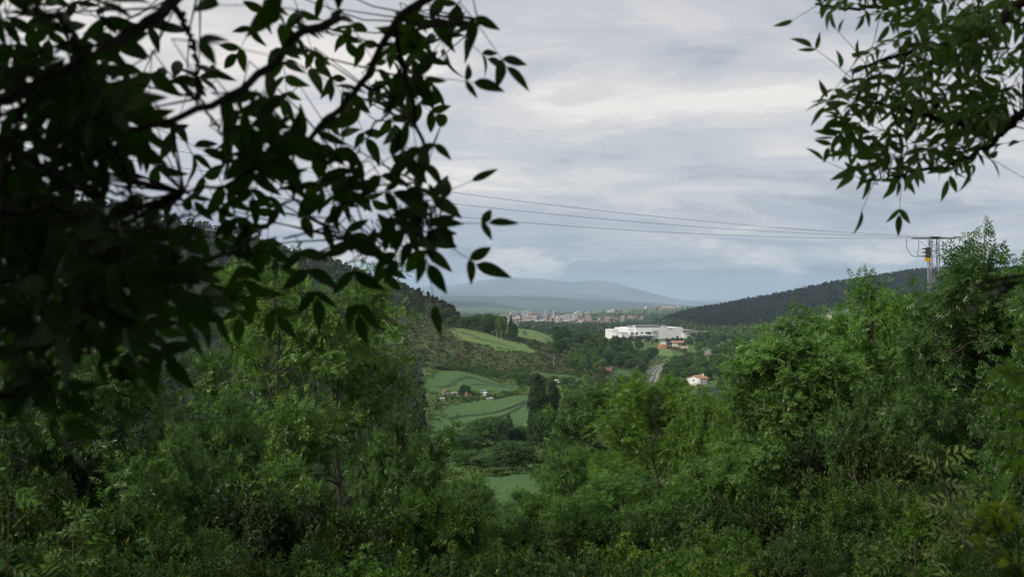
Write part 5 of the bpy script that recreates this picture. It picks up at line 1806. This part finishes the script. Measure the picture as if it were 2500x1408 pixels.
def overhang(tree_name, label, trunk, boughs, blobs, Ll, Lw, colr, npairs, out_dir, shapes, extra=(), n_single=300, facing=0.75):
    """trunk: points and radii; boughs: [(points (px,py,D) or xyz), radii]; blobs: leaf clouds (cx,cy,rx,ry,count,D0,D1)"""
    root = np.array(trunk[0][0])
    e = empty(tree_name, root)
    mb = MB()
    mb.tube(np.array(trunk[0]) - root, trunk[1], 10)
    mb.build('trunk', M_BARK, e, True)
    bp = []
    builders = []
    for pts, rad in boughs:
        P_ = cable([P3(*p) if len(p) == 3 and p[0] > 50 or (len(p) == 3 and abs(p[1]) > 20) else np.array(p[:3]) for p in pts], 0, 40)
        # gnarled wood
        P_[2:-1] += rng.normal(size=P_[2:-1].shape) * 0.004
        R_ = np.interp(np.linspace(0, 1, len(P_)), np.linspace(0, 1, len(rad)), rad)
        b = MB()
        b.tube(P_ - root, R_, 8)
        builders.append(b)
        bp.append(P_)
    allp = np.concatenate(bp)
    own = np.concatenate([np.full(len(p), i) for i, p in enumerate(bp)])
    leaves = []      # (pos, x, y, z, len, depth)
    jobs = []
    for (cx, cy_, rx, ry, cnt, d0, d1) in blobs:
        for _ in range(cnt):
            r = math.sqrt(random.random())
            a = random.uniform(0, 2 * math.pi)
            jobs.append((P3(cx + rx * r * math.cos(a), cy_ + ry * r * math.sin(a), random.uniform(d0, d1)), None, None, None))
    for (px, py, D, ang, length, pairs) in extra:
        jobs.append((P3(px, py, D), ang, length, pairs))
    for (pos, ang, length, pairs) in jobs:
        k = int(np.argmin(((allp - pos) ** 2).sum(1)))
        src = allp[k]
        b = builders[int(own[k])]
        away = nrm(pos - src) if np.linalg.norm(pos - src) > 0.02 else np.array([1.0, 0, 0])
        if ang is None:
            th = random.gauss(0, 0.9) + out_dir
            d = np.array([math.cos(th), random.uniform(-0.4, 0.4), math.sin(th)]) + away * 0.5 + np.array([0, 0, -0.25])
        else:
            d = np.array([math.cos(ang), 0.1, math.sin(ang)])
        d = nrm(d)
        L = (length or random.uniform(2.0, 2.7) * Ll)
        np_ = pairs or random.choice(npairs)
        start = pos - d * L * 0.5
        end = pos + d * L * 0.5 + np.array([0, 0, -0.05 * L])
        # twig from the bough, then the leaf stalk
        if np.linalg.norm(start - src) < 0.75 or ang is None:
            mid = (src + start) / 2 + rng.normal(size=3) * 0.02
            b.tube(np.array([src, mid, start]) - root, [0.0026, 0.0017, 0.0012], 4)
        b.tube(cable([start - root, (start + end) / 2 - root + np.array([0, 0, 0.03 * L]), end - root], 0, 6), [0.0014] * 6 + [0.0009], 3) if False else b.tube(np.array([start, (start + end) / 2 + np.array([0, 0, 0.03 * L]), end]) - root, [0.0014, 0.0012, 0.0008], 3)
        n0 = nrm(np.array([0, -facing, 0.0]) + np.array([0, 0, 1 - facing]) + rng.normal(size=3) * 0.42)
        side = nrm(np.cross(n0, d))
        n0 = np.cross(d, side)
        for q in range(np_):
            f = 0.28 + 0.62 * q / max(np_ - 1, 1)
            base_ = start + (end - start) * f + np.array([0, 0, 0.03 * L * math.sin(math.pi * f)])
            sz = Ll * (0.82 + 0.25 * math.sin(math.pi * (q + 0.7) / np_)) * random.uniform(0.72, 1.18)
            for s in (-1, 1):
                if random.random() < 0.07:
                    continue
                a = math.radians(random.gauss(55, 9))
                x = nrm(d * math.cos(a) + side * s * math.sin(a) + rng.normal(size=3) * 0.12 + np.array([0, 0, -0.12]))
                z = nrm(n0 + rng.normal(size=3) * 0.22)
                y = nrm(np.cross(z, x))
                leaves.append((base_, x, y, np.cross(x, y), sz))
        x = nrm(d + rng.normal(size=3) * 0.15)
        y = nrm(np.cross(n0, x))
        leaves.append((end, x, y, np.cross(x, y), Ll * random.uniform(0.95, 1.2)))
    for b in builders:
        b.build('bough', M_TWIG, e, True)

    def inframe(l):
        p = l[0]
        px, py = CX + F * p[0] / p[1], CY - F * p[2] / p[1]
        return -40 < px < 2540 and -40 < py < 1450
    vis = [l for l in leaves if inframe(l)]
    rest = [l for l in leaves if not inframe(l)]
    vis.sort(key=lambda l: l[0][1] / l[4])
    singles, others = vis[:n_single], vis[n_single:] + rest
    meshes = []
    for i, (w, c, fd) in enumerate(shapes):
        V, Qs = leaflet('leaf', w, c, fd)
        meshes.append(make_mesh('leaf_blade_%d' % i, V, [Qs], M_BRANCHLEAF, True))
    for l in singles:
        p, x, y, z, sz = l
        o = obj('leaf', random.choice(meshes), e)
        p = p - root
        o.matrix_basis = Matrix(((x[0] * sz, y[0] * sz, z[0] * sz, p[0]), (x[1] * sz, y[1] * sz, z[1] * sz, p[1]), (x[2] * sz, y[2] * sz, z[2] * sz, p[2]), (0, 0, 0, 1)))
        o.color = vary(colr, 0.2)
    if others:
        VV, QQ, n = [], [], 0
        for i, l in enumerate(others):
            p, x, y, z, sz = l
            w, c, fd = shapes[i % len(shapes)]
            V, Qs = leaflet('leaf', w, c, fd)
            VV.append(p - root + sz * (V[:, :1] * x + V[:, 1:2] * y + V[:, 2:] * z))
            QQ.append(Qs + n)
            n += len(V)
        o = obj('foliage', make_mesh('branch_foliage', np.concatenate(VV), [np.concatenate(QQ)], M_BRANCHLEAF, True), e)
        o.color = (*colr, 1)
        o['kind'] = 'stuff'
    tag(e, label, 'tree')
    print(tree_name, 'leaflets', len(leaves), 'singles', len(singles))
    return e, root


def canopy(e, root, n, xr, yr, zr, colr, boughs, side=False):  # leaves outside the view, added to keep light off the near boughs
    """unseen foliage added over, beside and behind the camera to shade the near leaves"""
    p = np.stack([rng.uniform(*xr, n * 3), rng.uniform(*yr, n * 3), rng.uniform(*zr, n * 3)], -1)
    ok = (p[:, 2] > 0.36 * np.maximum(p[:, 1], 0) + 0.55) & (np.linalg.norm(p, axis=1) > 0.9)
    if side:
        ok = (p[:, 0] < -0.62 * np.maximum(p[:, 1], 0) - 0.75)
    p = p[ok][:n]
    V = leaf_quads(T_ASH, p - root, runit(len(p)) + np.array([0, 0, -0.3]), runit(len(p)) * 0.5 + np.array([0, 0, 1.0]), rng.uniform(0.17, 0.25, len(p)))
    o = obj('crown', make_mesh('added_shade_crown', V, [np.arange(len(V)).reshape(-1, 4)], M_BRANCHLEAF), e)
    o.color = (*colr, 1)
    for pts, rad in boughs:
        mb = MB()
        P_ = cable([np.array(q) - root for q in pts], 0, 24)
        mb.tube(P_, np.interp(np.linspace(0, 1, len(P_)), np.linspace(0, 1, len(rad)), rad), 7)
        mb.build('bough', M_BARK, e, True)


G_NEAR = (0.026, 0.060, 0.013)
LT = np.array([-1.75, 0.75, float(ground(-1.75, 0.75)) - 0.2])
ltop = [tuple(LT), (-1.72, 0.78, -0.4), (-1.62, 0.82, 0.7), (-1.4, 0.9, 1.6), (-1.3, 0.8, 2.6)]
left_boughs = [
    ([(-1.45, 0.9, 1.35), (-1.0, 1.3, 1.25), (440, -170, 2.07), (428, 0, 1.97), (330, 72, 1.87), (200, 140, 1.77), (70, 215, 1.72), (-60, 260, 1.67)], [0.0218, 0.0169, 0.0126, 0.0116, 0.0101, 0.0082, 0.0063, 0.0044]),
    ([(-1.4, 0.9, 1.6), (-0.7, 1.6, 1.5), (1030, -160, 2.20), (965, 50, 2.20), (880, 205, 2.15), (800, 295, 2.10), (690, 385, 2.05), (570, 440, 2.00), (450, 470, 2.12)], [0.0193, 0.0145, 0.0106, 0.0077, 0.0068, 0.0058, 0.0048, 0.0039, 0.0024]),
    ([(-1.45, 0.9, 1.5), (-0.8, 1.3, 1.2), (800, -90, 2.02), (710, 100, 1.97), (610, 200, 1.92), (450, 285, 1.82), (250, 325, 1.72), (60, 380, 1.62)], [0.0169, 0.0136, 0.0097, 0.0077, 0.0073, 0.0058, 0.0048, 0.0029]),
    ([(428, 20, 1.97), (462, 80, 1.98), (478, 140, 2.00), (490, 240, 2.02), (540, 330, 2.04)], [0.0068, 0.0053, 0.0044, 0.0034, 0.0020]),
    ([(965, 50, 2.20), (985, 170, 2.30), (1015, 300, 2.40), (1042, 395, 2.42), (1012, 470, 2.42), (1030, 520, 2.42), (1070, 580, 2.42)], [0.0058, 0.0053, 0.0044, 0.0044, 0.0044, 0.0034, 0.0015]),
    ([(-1.6, 0.82, 0.2), (-1.0, 1.05, -0.1), (-100, 985, 1.57), (60, 940, 1.57), (170, 890, 1.60), (228, 812, 1.62), (262, 700, 1.67), (340, 560, 1.77)], [0.0145, 0.0106, 0.0068, 0.0053, 0.0044, 0.0034, 0.0024, 0.0020]),
    ([(-1.6, 0.82, 0.4), (-1.0, 1.1, 0.05), (-100, 800, 1.62), (150, 742, 1.67), (330, 690, 1.77), (540, 625, 1.92), (640, 565, 2.02), (720, 470, 2.17), (850, 420, 2.10)], [0.0145, 0.0106, 0.0063, 0.0053, 0.0048, 0.0039, 0.0034, 0.0024, 0.0015]),
    ([(690, 385, 2.05), (720, 480, 2.10), (800, 560, 2.25), (900, 600, 2.40), (1000, 610, 2.45)], [0.0039, 0.0034, 0.0024, 0.0020, 0.0009]),
    ([(-1.62, 0.82, 0.7), (-0.9, 1.0, 0.5), (-60, 470, 1.52), (120, 500, 1.57), (300, 560, 1.67), (500, 520, 1.82)], [0.0145, 0.0106, 0.0063, 0.0048, 0.0034, 0.0020]),
    ([(965, 50, 2.20), (1040, 60, 2.30), (1120, 60, 2.40), (1180, 50, 2.45)], [0.0039, 0.0029, 0.0020, 0.0009]),
    ([(60, 380, 1.62), (160, 440, 1.7), (290, 470, 1.8), (420, 500, 1.9), (560, 520, 2.0)], [0.0047, 0.0039, 0.0031, 0.0023, 0.0016]),
    ([(250, 325, 1.72), (300, 400, 1.8), (330, 500, 1.85), (400, 600, 1.9), (470, 690, 1.95)], [0.0047, 0.0039, 0.0031, 0.0023, 0.0016]),
    ([(150, 742, 1.67), (220, 640, 1.7), (300, 600, 1.75), (420, 640, 1.8), (520, 700, 1.85)], [0.0047, 0.0039, 0.0031, 0.0023, 0.0016]),
    ([(200, 140, 1.77), (160, 60, 1.75), (90, 24, 1.7), (10, 30, 1.65)], [0.0047, 0.0039, 0.0031, 0.0016]),
    ([(70, 215, 1.72), (40, 300, 1.7), (20, 430, 1.65), (10, 560, 1.65), (40, 680, 1.65)], [0.0047, 0.0039, 0.0031, 0.0023, 0.0016]),
    ([(690, 385, 2.05), (620, 470, 2.0), (600, 580, 2.0), (640, 680, 2.0)], [0.0039, 0.0031, 0.0023, 0.0016]),
    ([(880, 205, 2.15), (960, 240, 2.2), (900, 330, 2.25), (840, 420, 2.3)], [0.0039, 0.0031, 0.0023, 0.0016]),
]
left_blobs = [(150, 150, 210, 130, 12, 1.76, 2.59), (60, 330, 130, 180, 12, 1.72, 2.52), (310, 330, 190, 120, 9, 1.84, 2.71), (230, 560, 240, 130, 9, 1.72, 2.67), (80, 780, 130, 120, 6, 1.69, 2.45), (520, 420, 120, 90, 4, 2.02, 2.74), (470, 640, 150, 80, 4, 1.91, 2.74), (690, 250, 130, 110, 6, 2.1, 2.89), (830, 110, 120, 90, 6, 2.18, 2.97), (960, 140, 110, 90, 6, 2.32, 3.05), (1090, 50, 80, 40, 3, 2.47, 3.05), (1090, 110, 50, 40, 2, 2.55, 3.05), (880, 260, 90, 60, 3, 2.4, 2.97), (790, 410, 120, 80, 6, 2.25, 2.97), (690, 540, 90, 60, 3, 2.25, 2.82), (900, 580, 130, 50, 2, 2.55, 3.08), (760, 670, 130, 25, 2, 2.18, 2.82), (610, 700, 70, 40, 2, 2.1, 2.67), (340, 770, 90, 60, 2, 1.91, 2.59), (70, 960, 70, 30, 2, 1.69, 2.22), (40, 40, 80, 60, 4, 1.8, 2.45), (250, 30, 90, 40, 3, 1.95, 2.52), (620, 40, 60, 40, 2, 2.25, 2.82), (980, 220, 60, 60, 2, 2.47, 3.05), (20, 600, 80, 150, 6, 1.65, 2.29), (400, 200, 90, 60, 3, 2.02, 2.67), (120, 650, 160, 120, 10, 1.55, 2.1), (340, 640, 150, 100, 6, 1.6, 2.1), (60, 850, 110, 80, 6, 1.5, 1.9), (210, 760, 150, 60, 6, 1.55, 2.0), (120, 250, 150, 100, 7, 1.6, 2.1), (640, 330, 110, 70, 6, 1.8, 2.3), (960, 520, 110, 80, 3, 2.15, 2.5), (880, 440, 80, 60, 3, 2.1, 2.4), (1010, 400, 40, 80, 3, 2.2, 2.4), (60, 480, 100, 120, 6, 1.6, 2.0), (250, 200, 150, 90, 6, 1.7, 2.1)]
left_extra = [(1080, 590, 2.35, -0.5, 0.17, 2), (1105, 545, 2.35, 0.1, 0.16, 2), (1045, 650, 2.35, -1.4, 0.16, 1), (945, 590, 2.35, 0.5, 0.2, 3), (865, 640, 2.2, -1.5, 0.2, 3), (1060, 190, 2.3, 0.0, 0.17, 2), (1000, 260, 2.3, -1.4, 0.2, 2),
              (900, 420, 2.3, 0.7, 0.16, 2), (540, 110, 1.75, -0.1, 0.16, 1), (640, 15, 1.9, 3.0, 0.16, 1), (1180, 80, 2.4, -0.9, 0.17, 2), (1085, 470, 2.4, 0.5, 0.14, 1)]
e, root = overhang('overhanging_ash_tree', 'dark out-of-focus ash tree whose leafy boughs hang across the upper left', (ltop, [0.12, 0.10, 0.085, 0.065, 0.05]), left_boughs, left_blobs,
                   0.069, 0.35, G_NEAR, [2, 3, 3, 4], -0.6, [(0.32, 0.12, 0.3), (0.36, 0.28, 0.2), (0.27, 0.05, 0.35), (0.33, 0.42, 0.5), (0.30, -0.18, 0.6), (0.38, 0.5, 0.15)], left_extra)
# bunch of dried ash keys hanging from the drooping twig
n = 46
pp = P3(1028, 525, 2.32) + rng.normal(size=(n, 3)) * np.array([0.016, 0.014, 0.022])
Vk = leaf_quads(np.array([[(0, 0, 0), (0.4, -0.09, 0), (1, 0, 0), (0.4, 0.09, 0)]]), pp - root, rng.normal(size=(n, 3)) * 0.4 + np.array([0, 0, -1.0]), runit(n), rng.uniform(0.03, 0.045, n))
M_KEY = mat('dried_ash_key', (0.035, 0.022, 0.016), 0.9, noise=0.3)
obj('seed_cluster', make_mesh('seed_cluster', Vk, [np.arange(len(Vk)).reshape(-1, 4)], M_KEY), e)['kind'] = 'stuff'
canopy(e, root, 7500, (-5.0, 0.9), (-4.0, 3.2), (0.6, 3.4), (0.035, 0.06, 0.02),
       [([ltop[4], (-0.6, 0.2, 2.7), (0.6, -0.6, 2.9)], [0.05, 0.035, 0.01]), ([ltop[3], (-1.8, -0.6, 2.2), (-2.2, -2.4, 2.5)], [0.05, 0.03, 0.01]), ([ltop[4], (-2.4, 1.0, 2.9), (-3.8, 1.4, 3.0)], [0.045, 0.03, 0.01])])

canopy(e, root, 5000, (-5.5, -0.9), (-4.5, 3.2), (-1.0, 1.6), (0.035, 0.06, 0.02), [([ltop[2], (-2.4, 0.2, 0.9), (-3.6, -0.8, 1.1)], [0.04, 0.025, 0.01]), ([ltop[2], (-2.3, 1.4, 0.6), (-3.2, 2.2, 0.7)], [0.04, 0.025, 0.01])], True)  # side foliage out of view, added to block sun from the left

RT = np.array([4.3, 2.3, float(ground(4.3, 2.3)) - 0.2])
rtop = [tuple(RT), (4.25, 2.4, 0.0), (4.1, 2.5, 1.4), (3.9, 2.4, 2.8)]
right_boughs = [
    ([(4.15, 2.5, 1.2), (3.0, 2.9, 1.1), (2640, 140, 3.2), (2500, 270, 3.2), (2400, 312, 3.2), (2290, 290, 3.2), (2180, 262, 3.25), (2090, 240, 3.3)], [0.05, 0.035, 0.017, 0.013, 0.011, 0.008, 0.006, 0.003]),
    ([(4.1, 2.5, 1.5), (3.0, 2.9, 1.4), (2600, -40, 3.3), (2440, 60, 3.3), (2300, 110, 3.3), (2180, 140, 3.3), (2080, 180, 3.3)], [0.05, 0.035, 0.016, 0.012, 0.009, 0.006, 0.003]),
    ([(2500, 270, 3.2), (2420, 350, 3.2), (2330, 400, 3.2), (2220, 420, 3.25), (2140, 440, 3.3)], [0.010, 0.008, 0.006, 0.005, 0.003]),
    ([(4.1, 2.5, 1.9), (2.8, 3.0, 1.7), (2400, -90, 3.4), (2250, -10, 3.4), (2110, 20, 3.4), (1990, 10, 3.4)], [0.04, 0.03, 0.014, 0.009, 0.006, 0.003]),
    ([(4.2, 2.45, 0.6), (2.6, 1.8, 0.3), (2620, 650, 1.75), (2480, 700, 1.6), (2420, 735, 1.55)], [0.04, 0.012, 0.003, 0.0025, 0.0015]),
]
right_blobs = [(2336, 32, 170, 55, 19, 3.0, 3.7), (2436, 132, 90, 110, 22, 2.9, 3.7), (2206, 222, 120, 70, 12, 3.0, 3.6), (2326, 252, 140, 80, 20, 2.95, 3.6), (2146, 312, 100, 60, 10, 3.0, 3.5), (2226, 382, 100, 50, 9, 3.0, 3.5), (2396, 372, 80, 40, 4, 3.0, 3.4), (2156, 122, 80, 60, 3, 3.1, 3.6), (2086, -3, 90, 25, 5, 3.2, 3.6), (2446, 272, 60, 60, 7, 3.0, 3.4), (2056, 252, 40, 50, 3, 3.0, 3.4), (2286, 132, 90, 40, 8, 3.1, 3.6), (2196, 2, 60, 30, 4, 3.2, 3.6)]
right_extra = [(2062, 415, 3.3, 2.6, 0.15, 1), (2200, 455, 3.3, -1.6, 0.16, 2), (2130, 455, 3.3, -2.0, 0.15, 1), (2440, 400, 3.1, -0.4, 0.16, 1), (2440, 715, 1.6, 3.6, 0.10, 2), (2030, 150, 3.3, 2.4, 0.16, 2), (2080, 115, 3.3, 2.2, 0.16, 2), (1985, 20, 3.4, 3.6, 0.14, 1)]
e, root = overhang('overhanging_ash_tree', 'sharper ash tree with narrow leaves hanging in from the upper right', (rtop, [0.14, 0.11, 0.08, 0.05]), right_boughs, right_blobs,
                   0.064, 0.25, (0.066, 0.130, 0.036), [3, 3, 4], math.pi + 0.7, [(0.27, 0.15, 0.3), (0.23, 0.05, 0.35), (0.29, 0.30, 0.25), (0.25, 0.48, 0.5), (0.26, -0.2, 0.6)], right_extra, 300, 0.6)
canopy(e, root, 3400, (1.0, 6.0), (-4.0, 4.6), (1.1, 3.8), (0.04, 0.068, 0.024),
       [([rtop[3], (3.0, 1.0, 3.2), (1.6, -0.8, 3.3)], [0.05, 0.03, 0.01]), ([rtop[2], (4.6, 0.2, 2.4), (5.0, -2.4, 2.8)], [0.05, 0.03, 0.01])])


# ------------------------------------------------------------------ saplings and sprigs close by
def sapling(name, label, pts, leaves, colr, tm=T_ASH, cat='sapling', r0=0.009):
    """stem through the points, compound leaves at (px,py,D,angle,length)"""
    P_ = [np.array(p) if abs(p[1]) < 30 and abs(p[0]) < 30 else P3(*p) for p in pts]
    base_ = P_[0]
    e = empty(name, base_)
    mb = MB()
    C_ = cable([p - base_ for p in P_], 0, 30)
    mb.tube(C_, np.linspace(r0, r0 * 0.28, len(C_)), 6)
    pos, xd, up, sc_ = [], [], [], []
    for (px, py, D, ang, L) in leaves:
        p = P3(px, py, D)
        k = int(np.argmin(((C_ + base_ - p) ** 2).sum(1)))
        d = np.array([math.cos(ang), random.uniform(-0.3, 0.3), math.sin(ang)])
        mb.tube([C_[k], p - base_, p - base_ + d * L * 0.9], [0.002, 0.0016, 0.001], 4)
        pos.append(p - base_); xd.append(d); up.append(np.array([0, -0.6, 0.6]) + rng.normal(size=3) * 0.35); sc_.append(L)
    mb.build('stem', M_STEM, e, True)
    V = leaf_quads(tm, np.array(pos), np.array(xd), np.array(up), np.array(sc_))
    o = obj('leaves', make_mesh('sapling_leaves', V, [np.arange(len(V)).reshape(-1, 4)], M_SHRUB), e)
    o.color = (*colr, 1)
    tag(e, label, cat)
    return e, base_


g8 = gpt(2375, 7.4)
lv = []
for k in range(22):
    f = k / 21
    px, py = 2280 + 85 * f ** 0.8, 1115 + 300 * f
    lv.append((px + random.uniform(-15, 15), py, 7 + random.uniform(-0.2, 0.2), (math.pi - 0.35 if k % 2 else 0.3) + random.uniform(-0.5, 0.5), random.uniform(0.13, 0.19)))
sapling('ash_sapling', 'slender leaning ash sapling in front of the bushes at lower right', [tuple(g8), (2360, 1400, 7), (2335, 1290, 7), (2305, 1180, 7), (2284, 1118, 7)], lv, (0.07, 0.115, 0.035))
g2 = gpt(2640, 2.4)
sapling('ash_sapling', 'yellow-green sapling leaves poking in at the right picture edge', [tuple(g2), (2580, 1300, 2.3), (2545, 1060, 2.25), (2520, 880, 2.2)],
        [(2518, 905, 2.2, 3.3, 0.08), (2525, 950, 2.2, 2.7, 0.07), (2530, 1000, 2.25, 3.0, 0.10), (2535, 1045, 2.25, 3.4, 0.09), (2528, 870, 2.2, 2.4, 0.07), (2535, 1070, 2.25, 3.9, 0.08), (2550, 1140, 2.3, 3.1, 0.06)], (0.14, 0.26, 0.03), T_ASH, 'sapling', 0.004)
g3 = gpt(2520, 2.0)
sapling('weed', 'blurred yellow flowering weed at the lower right corner', [tuple(g3), (2490, 1400, 2.0), (2455, 1330, 2.0), (2425, 1290, 2.0)],
        [(2425 + random.uniform(-40, 30), 1290 + random.uniform(-18, 18), 2.0, random.uniform(0.3, 2.8), 0.035) for _ in range(14)] + [(2470, 1370, 2.0, 2.6, 0.07), (2480, 1390, 2.0, 0.4, 0.07)], (0.38, 0.52, 0.05), T_SPRIG, 'weed', 0.003)
g4 = gpt(-10, 5.0)
sapling('ash_sapling', 'bright young sapling at the left picture edge', [tuple(g4), (20, 1330, 5), (15, 1200, 5), (25, 1070, 5)],
        [(20 + random.uniform(-15, 15), y, 5.0, random.uniform(-0.6, 3.6), 0.12) for y in range(1060, 1400, 16)], (0.06, 0.14, 0.03), T_ASH, 'sapling', 0.004)
g5 = gpt(190, 6.0)
sapling('ash_sapling', 'bright young sapling near the lower left corner', [tuple(g5), (180, 1380, 6), (170, 1320, 6), (185, 1270, 6)],
        [(178 + random.uniform(-25, 25), y, 6.0, random.uniform(-0.6, 3.6), 0.12) for y in range(1270, 1410, 9)], (0.06, 0.13, 0.03), T_ASH, 'sapling', 0.005)
g6 = gpt(2240, 6.0)
sapling('ash_sapling', 'low arching sprig with pale leaves at the bottom right', [tuple(g6), (2235, 1400, 6), (2232, 1330, 6), (2180, 1375, 6)],
        [(2180, 1375, 6, 3.5, 0.10), (2200, 1360, 6, 2.4, 0.09), (2225, 1340, 6, 1.0, 0.09), (2236, 1350, 6, 0.2, 0.09), (2240, 1390, 6, 3.0, 0.1), (2215, 1350, 6, -1.4, 0.09)], (0.08, 0.12, 0.04))

# unseen ash trees added behind the camera to shade the near leaves
for (x, y, s, c, lab) in [(-7, -6, 1.3, G_ASH2, 'unseen ash tree added for shade behind the viewpoint, left'), (2.5, -8, 1.4, G_ASH, 'unseen ash tree added for shade behind the viewpoint, middle'), (9, -6, 1.3, G_ASH2, 'unseen ash tree added for shade behind the viewpoint, right')]:
    e = empty('ash_tree', (x, y, float(ground(x, y))), s * 3, (s, s, s))
    obj('trunk', ASH_A['wood'], e)
    c_ = obj('crown', ASH_A['leaf'], e)
    c_.color = (*c, 1)
    tag(e, lab, 'tree')

# ------------------------------------------------------------------ haze in the valley air
hm = bpy.data.materials.new('valley_haze')
hm.use_nodes = True
hm.node_tree.nodes.clear()
pv = hm.node_tree.nodes.new('ShaderNodeVolumePrincipled')
pv.inputs['Color'].default_value = (0.60, 0.79, 1.0, 1)
pv.inputs['Density'].default_value = HAZE_DENSITY
pv.inputs['Anisotropy'].default_value = 0.0
ho = hm.node_tree.nodes.new('ShaderNodeOutputMaterial')
hm.node_tree.links.new(pv.outputs[0], ho.inputs['Volume'])
zmin = float(TZ.min()) - 1.0
zmax = float(TZ[cr < 30000].max()) + 16.0
mb = MB()
mb.box((-30600, -30600, zmin), (30600, 30600, zmax))
tag(mb.build('haze', hm), 'thin blue haze filling the valley air', None, None, 'stuff')
print('haze', zmin, zmax, 'objects', len(bpy.data.objects), 'tris', sum(len(m.polygons) for m in bpy.data.meshes) * 2)


# where a few alike things share a label, say which one it is
ONES = ['', 'first', 'second', 'third', 'fourth', 'fifth', 'sixth', 'seventh', 'eighth', 'ninth', 'tenth', 'eleventh', 'twelfth', 'thirteenth', 'fourteenth', 'fifteenth',
        'sixteenth', 'seventeenth', 'eighteenth', 'nineteenth']
TENS = {2: ('twentieth', 'twenty'), 3: ('thirtieth', 'thirty'), 4: ('fortieth', 'forty')}


def ordinal(n):
    if n < 20:
        return ONES[n]
    t, u = divmod(n, 10)
    return TENS[t][0] if u == 0 else TENS[t][1] + '-' + ONES[u]


by_label = {}
for o in list(bpy.data.objects):
    if o.parent is None and o.get('label') and o.get('category'):
        by_label.setdefault(o['label'], []).append(o)
for lab, os_ in by_label.items():
    if 1 < len(os_) <= 48:
        os_.sort(key=lambda o: o.location.x / max(o.location.y, 1.0))
        for k, o in enumerate(os_):
            o['label'] = '%s, %s from the left' % (lab, ordinal(k + 1))
